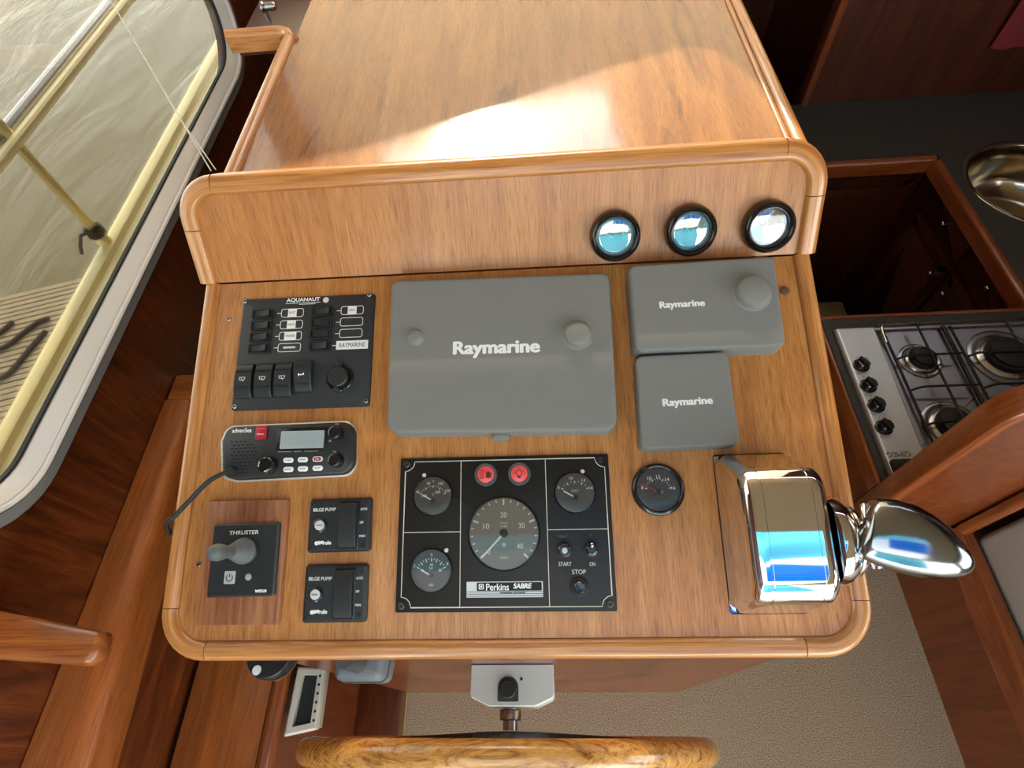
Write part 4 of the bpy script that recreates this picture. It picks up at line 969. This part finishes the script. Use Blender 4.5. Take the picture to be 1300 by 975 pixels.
def panel_door(nm, w_, h_, mat, parent, M, raised=True):
    d = put(nm, rplate(w_, h_, .016, .001, .002), mat, parent, M)
    put('door_frame', ring(rrect(w_-.004, h_-.004, .001, 1), [(0, .0161), (0, .020), (.030, .020), (.038, .0161)]), mat, d, smooth=30)
    return d
def knob(parent, x, y, z):
    put('knob', lathe([(.005, 0), (.0045, .008), (.010, .014), (.010, .018), (.006, .0215), (.0001, .022)], 18), STEEL, parent, TR(x, y, z), smooth=60)
cb = thing('galley_cabinet', 'dark mahogany galley cabinet with drawers and round steel knobs under the sink', 'cabinet', TR(1.3, 1.2, -.43))
TI = cb.matrix_world.inverted()
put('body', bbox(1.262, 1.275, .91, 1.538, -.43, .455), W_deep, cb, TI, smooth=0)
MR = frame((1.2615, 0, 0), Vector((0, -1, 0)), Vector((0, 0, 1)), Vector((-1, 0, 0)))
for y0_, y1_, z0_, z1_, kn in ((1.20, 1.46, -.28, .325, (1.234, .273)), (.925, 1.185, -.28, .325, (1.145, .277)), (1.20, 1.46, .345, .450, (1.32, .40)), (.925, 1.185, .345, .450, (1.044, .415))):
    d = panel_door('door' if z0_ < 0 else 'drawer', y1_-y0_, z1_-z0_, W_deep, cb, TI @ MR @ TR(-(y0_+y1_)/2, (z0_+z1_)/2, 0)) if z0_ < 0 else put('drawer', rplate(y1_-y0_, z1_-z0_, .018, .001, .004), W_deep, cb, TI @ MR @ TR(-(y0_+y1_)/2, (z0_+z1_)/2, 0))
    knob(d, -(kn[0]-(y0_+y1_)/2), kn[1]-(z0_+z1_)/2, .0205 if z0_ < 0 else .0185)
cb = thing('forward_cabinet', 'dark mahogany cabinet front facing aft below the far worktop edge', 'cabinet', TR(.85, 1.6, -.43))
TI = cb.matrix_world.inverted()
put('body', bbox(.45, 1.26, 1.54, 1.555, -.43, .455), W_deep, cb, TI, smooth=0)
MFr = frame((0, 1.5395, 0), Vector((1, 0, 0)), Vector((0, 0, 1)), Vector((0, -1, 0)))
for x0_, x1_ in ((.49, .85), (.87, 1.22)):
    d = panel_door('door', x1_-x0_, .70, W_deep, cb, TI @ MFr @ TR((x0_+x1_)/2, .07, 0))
# near worktop with the cooker
t = thing('cooker_worktop', 'dark worktop with mahogany edge holding the steel cooker hob', 'worktop', TR(1.2, .68, .46))
TI = t.matrix_world.inverted()
put('slab', bbox(.7065, 2.055, .448, .893, .465, CT, .001), COUNTER, t, TI, smooth=0)
put('fore_edge', sweep([(.694, .8995, CT), (2.055, .8995, CT)], bull(.012, -.040, .003)), W_uvdk, t, TI, smooth=50)
put('side_edge', sweep([(.7000, .448, CT), (.7000, .893, CT)], bull(.012, -.040, .003)), W_uvdk, t, TI, smooth=50)
put('side_panel', bbox(.696, .712, .448, .893, -.43, .458), W_midz, t, TI, smooth=0)
put('fore_panel', bbox(.7125, 2.055, .877, .893, -.43, .458), W_deep, t, TI, smooth=0)
hob = thing('cooker_hob', 'stainless four burner gas hob with black knobs and wire pan supports', 'hob', TR(.99, .66, CT))
TI = hob.matrix_world.inverted()
hx0, hx1, hy0, hy1 = .722, 1.262, .462, .858
put('hob_tray', plate(rpoly([(hx0, hy0), (hx1, hy0), (hx1, hy1), (hx0, hy1)], .008, 4), [(0, CT+.0005), (0, CT+.004), (.003, CT+.007), (.010, CT+.007)]), STEELB, hob, TI, smooth=30)
put('control_strip', plate(rpoly([(hx0+.004, hy0+.004), (.806, hy0+.004), (.818, hy1-.004), (hx0+.006, hy1-.004)], .002, 2), [(0, CT+.0072), (0, CT+.012), (.003, CT+.0135)]), plain('control_strip_steel', srgb(214, 216, 220), .38, .5, bump=.03, bscale=900), hob, TI, smooth=0)  # sky reflection on the steel is put into this light colour
put('corner_cap', rplate(.050, .030, .010, .006, .002), BLACKM, hob, TI @ TR(.752, .480, CT+.0137))
for p in ((1095, 462), (1104, 488), (1114, 513), (1124, 541)):
    q = onz(p, CT+.022); k = put('control_knob', lathe([(.0185, 0), (.0185, .003), (.0150, .004), (.0145, .016), (.0130, .018), (.0001, .018)], 24), BLACKG, hob, TI @ TR(q.x, q.y, CT+.0136), smooth=40)
    put('knob_grip', bbox(-.0035, .0035, -.0140, .0140, 0, .006, .001), BLACKM, k, TR(0, 0, .0181) @ RZ(.5))
    put('dial_marks', bars([(.024*math.cos(a), .024*math.sin(a), .027*math.cos(a), .027*math.sin(a), .002) for a in (.3, 1.6, 2.8, 4.2)]), BLACKM, hob, TI @ TR(q.x, q.y, CT+.0137), smooth=0)
q = onz((1141, 577), CT+.0135); text('GIMEG', plain('print_grey', srgb(96, 96, 98), .5), hob, q.x-.99, q.y-.66, .0137, .050, .0125, rot=PI+.03, bold=.02, name='brand_lettering')
for bx_, by_, r_ in ((.892, .752, .030), (.894, .575, .040), (1.085, .752, .050), (1.085, .575, .036)):
    bn = put('burner_base', lathe([(r_*1.55, 0), (r_*1.6, .002), (r_*1.45, .004), (r_*1.25, .002), (r_*1.2, .004), (r_*1.05, .008), (r_*.9, .008), (.0001, .008)], 36), STEEL, hob, TI @ TR(bx_, by_, CT+.0073), smooth=50)
    put('burner_ring', lathe([(r_*.98, 0), (r_*1.0, .008), (r_*.95, .011), (r_*.7, .011)], 32), BLACKM, bn, TR(0, 0, .0082), smooth=50)
    put('burner_cap', lathe([(r_*.80, 0), (r_*.82, .004), (r_*.72, .0065), (r_*.30, .006), (.0001, .0055)], 32), BLACKM, bn, TR(0, 0, .0194), smooth=50)
for x0_, x1_ in ((.832, .975), (.992, 1.225)):
    rods = put('pan_support', tube([(x0_, .478, CT+.016), (x0_, .500, CT+.016), (x0_, .845, CT+.016)], .0032, 8), BLACKM, hob, TI)
    for y_ in (.575, .665, .752):
        put('support_bar', tube(spline([(x0_, y_, CT+.016), (x0_+.015, y_, CT+.030), (x0_+.04, y_, CT+.034), (x1_-.004, y_, CT+.034)], 5), .0028, 8), BLACKM, rods)
    put('support_bar', tube([((x0_+x1_)/2, .478, CT+.034), ((x0_+x1_)/2, .6, CT+.034), ((x0_+x1_)/2, .845, CT+.034)], .0028, 8), BLACKM, rods)
    put('support_bar', tube([(x1_, .478, CT+.016), (x1_, .6, CT+.016), (x1_, .845, CT+.016)], .0045, 8), BLACKM, rods)
put('guard_rod', tube(spline([(.826, .80, CT+.020), (.828, .840, CT+.021), (.838, .851, CT+.022), (.86, .853, CT+.022), (1.22, .853, CT+.022), (1.24, .845, CT+.022), (1.248, .80, CT+.022), (1.248, .47, CT+.020)], 5), .0035, 8), STEEL, hob, TI)
# red cloth on the bulkhead, mat in the galley well
bm = bmesh.new(); n = 12; rows = []
for j in range(9):
    z_ = .655+.03*j; rows.append([Vector((1.425+.24*k/n, BKY-.010-.006*math.sin(k*1.3+j*.4)-.004*math.sin(k*.5), z_-.006*math.sin(k*.6))) for k in range(n+1)])
for j in range(8):
    pass
vv = [[bm.verts.new(p) for p in r] for r in rows]
for j in range(8):
    for k in range(n): bm.faces.new((vv[j][k], vv[j][k+1], vv[j+1][k+1], vv[j+1][k]))
r = bmesh.ops.extrude_face_region(bm, geom=bm.faces[:])
for v in r['geom']:
    if isinstance(v, bmesh.types.BMVert): v.co.y -= .004
t = tag(put('hanging_cloth', bm, REDCL, smooth=60), 'crumpled dark red cloth hanging on the galley bulkhead', 'cloth')
q = onz((1070, 381), -.10)
t = thing('step_box', 'beige topped step box standing in the dark galley well', 'step', TR(q.x-.12, q.y-.12, -.43))
put('box_body', bbox(-.12, .12, -.12, .12, .0002, .318, .004), W_deep, t)
put('tread_mat', rplate(.23, .23, .012, .01, .003), BEIGE, t, TR(0, 0, .3182))

# ================================================================== PARTITION AND SETTEE
t = thing('partition', 'low mahogany partition with rounded moulded corner between hob and settee', 'partition', TR(1.3, .42, 0))
TI = t.matrix_world.inverted()
MP = frame((0, .4455, 0), Vector((1, 0, 0)), Vector((0, 0, 1)), Vector((0, -1, 0)))
px0, pz1, pr_ = .697, .925, .085
o = rpoly([(px0+.02, .0), (2.055, .0), (2.055, pz1-.02), (px0+.02, pz1-.02)], [0, 0, 0, pr_-.02], 8)
put('partition_board', plate([Vector((p.x, p.y)) for p in o], [(0, .006), (0, .032)]), W_midz, t, TI @ MP, smooth=0)
pth = [Vector((px0+.009, 0, 0)), Vector((px0+.009, .4, 0))] + [Vector((px0+.009+pr_-.01-(pr_-.01)*math.cos(PI/2*k/8), pz1-.009-(pr_-.01)+(pr_-.01)*math.sin(PI/2*k/8), 0)) for k in range(9)] + [Vector((2.055, pz1-.009, 0))]
put('edge_moulding', sweep(pth, bull(.026, .0005, .045)), W_uvdk, t, TI @ MP, smooth=50)
st_ = thing('settee', 'mahogany settee base with teak capping rail beside the carpet', 'settee', TR(1.4, -.5, 0))
TI = st_.matrix_world.inverted()
put('base_panel', bbox(.956, 2.05, -1.55, .405, 0, .255), W_midz, st_, TI, smooth=0)
put('capping_rail', sweep([(.955, .405, .285), (.955, 0, .285), (.955, -1.55, .285)], bull(.036, -.029, .045)), W_uvdk, st_, TI, smooth=50)
put('seat_board', bbox(.974, 2.05, -1.55, .405, .2555, .300), W_midz, st_, TI, smooth=0)
put('corner_post', sweep([(.950, .398, .331), (.950, .398, .62)], bull(.026, -.008, .012), up=Vector((0, -1, 0))), W_uvdk, st_, TI, smooth=50)
cu = thing('seat_cushion', 'beige fabric seat cushion lying on the settee', 'cushion', TR(1.3, -.3, .30))
put('cushion_body', plate(rpoly([(-.322, -.9), (.4, -.9), (.4, .686), (-.322, .686)], .02, 5), [(.012, .0008), (.002, .010), (0, .03), (0, .165), (.004, .182), (.014, .190)]), FABRIC, cu, smooth=60)
put('piping', sweep([Vector((p.x, p.y, .1815)) for p in rpoly([(-.322, -.9), (.4, -.9), (.4, .686), (-.322, .686)], .02, 5)], circ(.0035, 6), closed=True), FABRIC, cu, smooth=60)

# ================================================================== OUTSIDE THE WINDOW
dk = thing('side_deck', 'cream gelcoat gunwale outside the cabin window', 'gunwale', TR(-.95, .9, .3))
TI = dk.matrix_world.inverted()
def dz(y): return .784+.002*y
def gsec(y):
    z = dz(y); return [Vector((x, y, z+h_)) for x, h_ in ((-1.055, -.60), (-.80, -.60), (-.80, .004), (-.925, .004), (-.930, .010), (-.940, .012), (-.950, .008), (-1.005, .006), (-1.012, .016), (-1.030, .020), (-1.046, .014), (-1.055, .000))]
bm = bmesh.new(); loft(bm, [gsec(y) for y in (-1.6, -.6, .3, .9, 1.6, 2.3, 3.2)])
put('gunwale_moulding', bm, GELCOAT, dk, TI, smooth=40)
gl = thing('guard_rail', 'steel guard rail with stanchion outside the window', 'guard rail', TR(-1.035, .99, dz(.99)+.02))
TI = gl.matrix_world.inverted()
put('top_tube', tube([(-1.05, -.5, 1.078), (-1.05, 1, 1.078), (-1.05, 3.2, 1.078)], .013, 12), STEEL, gl, TI)
put('second_tube', tube([(-1.022, -.5, 1.070), (-1.022, 1, 1.070), (-1.022, 3.2, 1.070)], .011, 12), plain('cream_tube', srgb(220, 208, 168), .35, .2), gl, TI)
put('stanchion', tube([(-1.036, .985, dz(.99)+.022), (-1.038, .99, 1.0), (-1.038, .995, 1.25)], .011, 12), plain('stanchion_cream', srgb(206, 190, 140), .3, .4), gl, TI)
put('stanchion_foot', lathe([(.017, 0), (.017, .004), (.014, .010), (.0125, .016)], 20), GELCOAT, gl, TI @ TR(-1.036, .985, dz(.985)+.0185))
lp_ = thing('rope_lashing', 'dark rope lashed round the stanchion foot', 'rope', TR(-1.036, .985, dz(.985)+.03)); pts = []
for k in range(40): a = k*.8; pts.append((.0165*math.cos(a), .0165*math.sin(a), .0085+.0006*k))
pts += [(-.03, -.012, .02), (-.036, -.03, .004), (-.034, -.045, -.008)]
put('rope_turns', tube(pts, .004, 6), ROPE, lp_)
struct(put('water', bbox(-70, 70, -70, 70, -.95, -.90), WATER, smooth=0))
# jetty planks
dkz = -.60
e0, e1 = onz((0, 378), dkz), onz((88, 357), dkz)
dd = (e1-e0).normalized(); dn = Vector((dd.y, -dd.x, 0))
jt = thing('jetty', 'weathered wooden jetty with grooved planks beyond the gunwale', 'jetty', frame(Vector((e1.x, e1.y, -.9)), dd, -dn*1, Vector((0, 0, 1))))
PLK = plain('plank_grey', srgb(150, 134, 110), .8, bump=.3, bscale=120, var=.22)
pw = .115; b0 = None
for k in range(14):
    bm = bmesh.new()
    for j in range(3):
        box(bm, -2.2, .9, -(k*pw+(j+1)*(pw-.012)/3-.004), -(k*pw+j*(pw-.012)/3), .262 if j else .262, .30)
    bx = bmesh.new(); bm.free()
    y0_, y1_ = -(k+1)*pw+.010, -k*pw
    sec_ = [(y0_, .262), (y1_, .262), (y1_, .30), (y1_-.030, .30), (y1_-.032, .293), (y1_-.038, .293), (y1_-.040, .30), (y1_-.066, .30), (y1_-.068, .293), (y1_-.074, .293), (y1_-.076, .30), (y0_, .30)]
    loft(bx, [[Vector((-2.2, y, z)) for y, z in sec_], [Vector((.9, y, z)) for y, z in sec_]])
    put('plank', bx, PLK, jt, smooth=0)
for x_ in (-2.0, -.7, .6):
    put('bearer', bbox(x_-.05, x_+.05, -1.6, -.02, .10, .2615), plain('bearer_brown', srgb(96, 80, 60), .9), jt, smooth=0)
    put('pile', bbox(x_-.05, x_+.05, -.30, -.20, -1.2, .0995), plain('pile_brown', srgb(80, 66, 52), .9), jt, smooth=0)
def rope(nm, lab, px):
    P = [onz(p, dkz+.014) for p in px]; o = put(nm, tube(spline(P, 6), .013, 7), ROPE); return tag(o, lab, 'rope', 'ropes on the jetty')
rope('mooring_rope', 'dark mooring rope snaking over the jetty planks up to the gunwale', [(-20, 450), (10, 438), (30, 422), (50, 408), (62, 404)])
rope('mooring_rope', 'dark rope crossing lower on the jetty planks', [(-20, 480), (5, 478), (22, 462), (40, 440), (58, 420)])
rope('mooring_rope', 'short dark rope end lying highest on the jetty planks', [(-15, 430), (0, 422), (10, 414), (16, 408)])
# unseen blue sheets added for reflections: over the roof hatch, and a curtain aft
def sheet_mat(nm, c1, c2):
    m, t, b = newmat(nm); b.inputs['Base Color'].default_value = c1; b.inputs['Roughness'].default_value = .7
    tl = t.nodes.new('ShaderNodeBsdfTranslucent'); tl.inputs[0].default_value = c2
    tc = t.nodes.new('ShaderNodeTexCoord'); nz = t.nodes.new('ShaderNodeTexNoise'); nz.inputs['Scale'].default_value = 400; bp = t.nodes.new('ShaderNodeBump'); bp.inputs['Strength'].default_value = .1
    t.links.new(tc.outputs['Object'], nz.inputs['Vector']); t.links.new(nz.outputs['Fac'], bp.inputs['Height']); t.links.new(bp.outputs[0], b.inputs['Normal'])
    mx = t.nodes.new('ShaderNodeMixShader'); mx.inputs[0].default_value = .6
    t.links.new(b.outputs[0], mx.inputs[1]); t.links.new(tl.outputs[0], mx.inputs[2]); t.links.new(mx.outputs[0], t.nodes['Material Output'].inputs[0]); return m
CYAN_SHEET = sheet_mat('cyan_reflection_sheet', srgb(90, 176, 200), srgb(84, 176, 204))
def sheet(P, nu, nv, th):
    bm = bmesh.new(); vv = [[bm.verts.new(P(i/nu, j/nv)) for i in range(nu+1)] for j in range(nv+1)]
    for j in range(nv):
        for i in range(nu): bm.faces.new((vv[j][i], vv[j][i+1], vv[j+1][i+1], vv[j+1][i]))
    return bm
tag(put('hatch_reflection_sheet', sheet(lambda a, b: Vector((-.64+1.64*a, -.10-.19*b+.010*math.sin(9*a), 2.165+.012*math.sin(9*b+2.5*a)+.008*math.sin(23*a))), 40, 40, .002), CYAN_SHEET, smooth=80), 'pale blue sheet added unseen over the roof hatch front for blue reflections', 'reflection sheet')
tag(put('aft_backdrop', sheet(lambda a, b: Vector((-.5+1.50*a, -1.62-.03*math.sin(18*a), 1.10+.976*b)), 60, 12, .002), CYAN_SHEET, smooth=80), 'added unseen blue curtain hanging at the aft end of the cabin roof', 'backdrop')
ROYAL = sheet_mat('royal_reflection_sheet', srgb(30, 96, 180), srgb(30, 110, 205))
tag(put('side_reflection_sheet', sheet(lambda a, b: Vector((.24+.76*a, -.325-.62*b, 2.170+.026*math.sin(26*b+3*a)+.008*math.sin(14*a))), 30, 60, .002), ROYAL, smooth=80), 'deep blue folded sheet added unseen over the roof hatch for chrome reflections', 'reflection sheet')
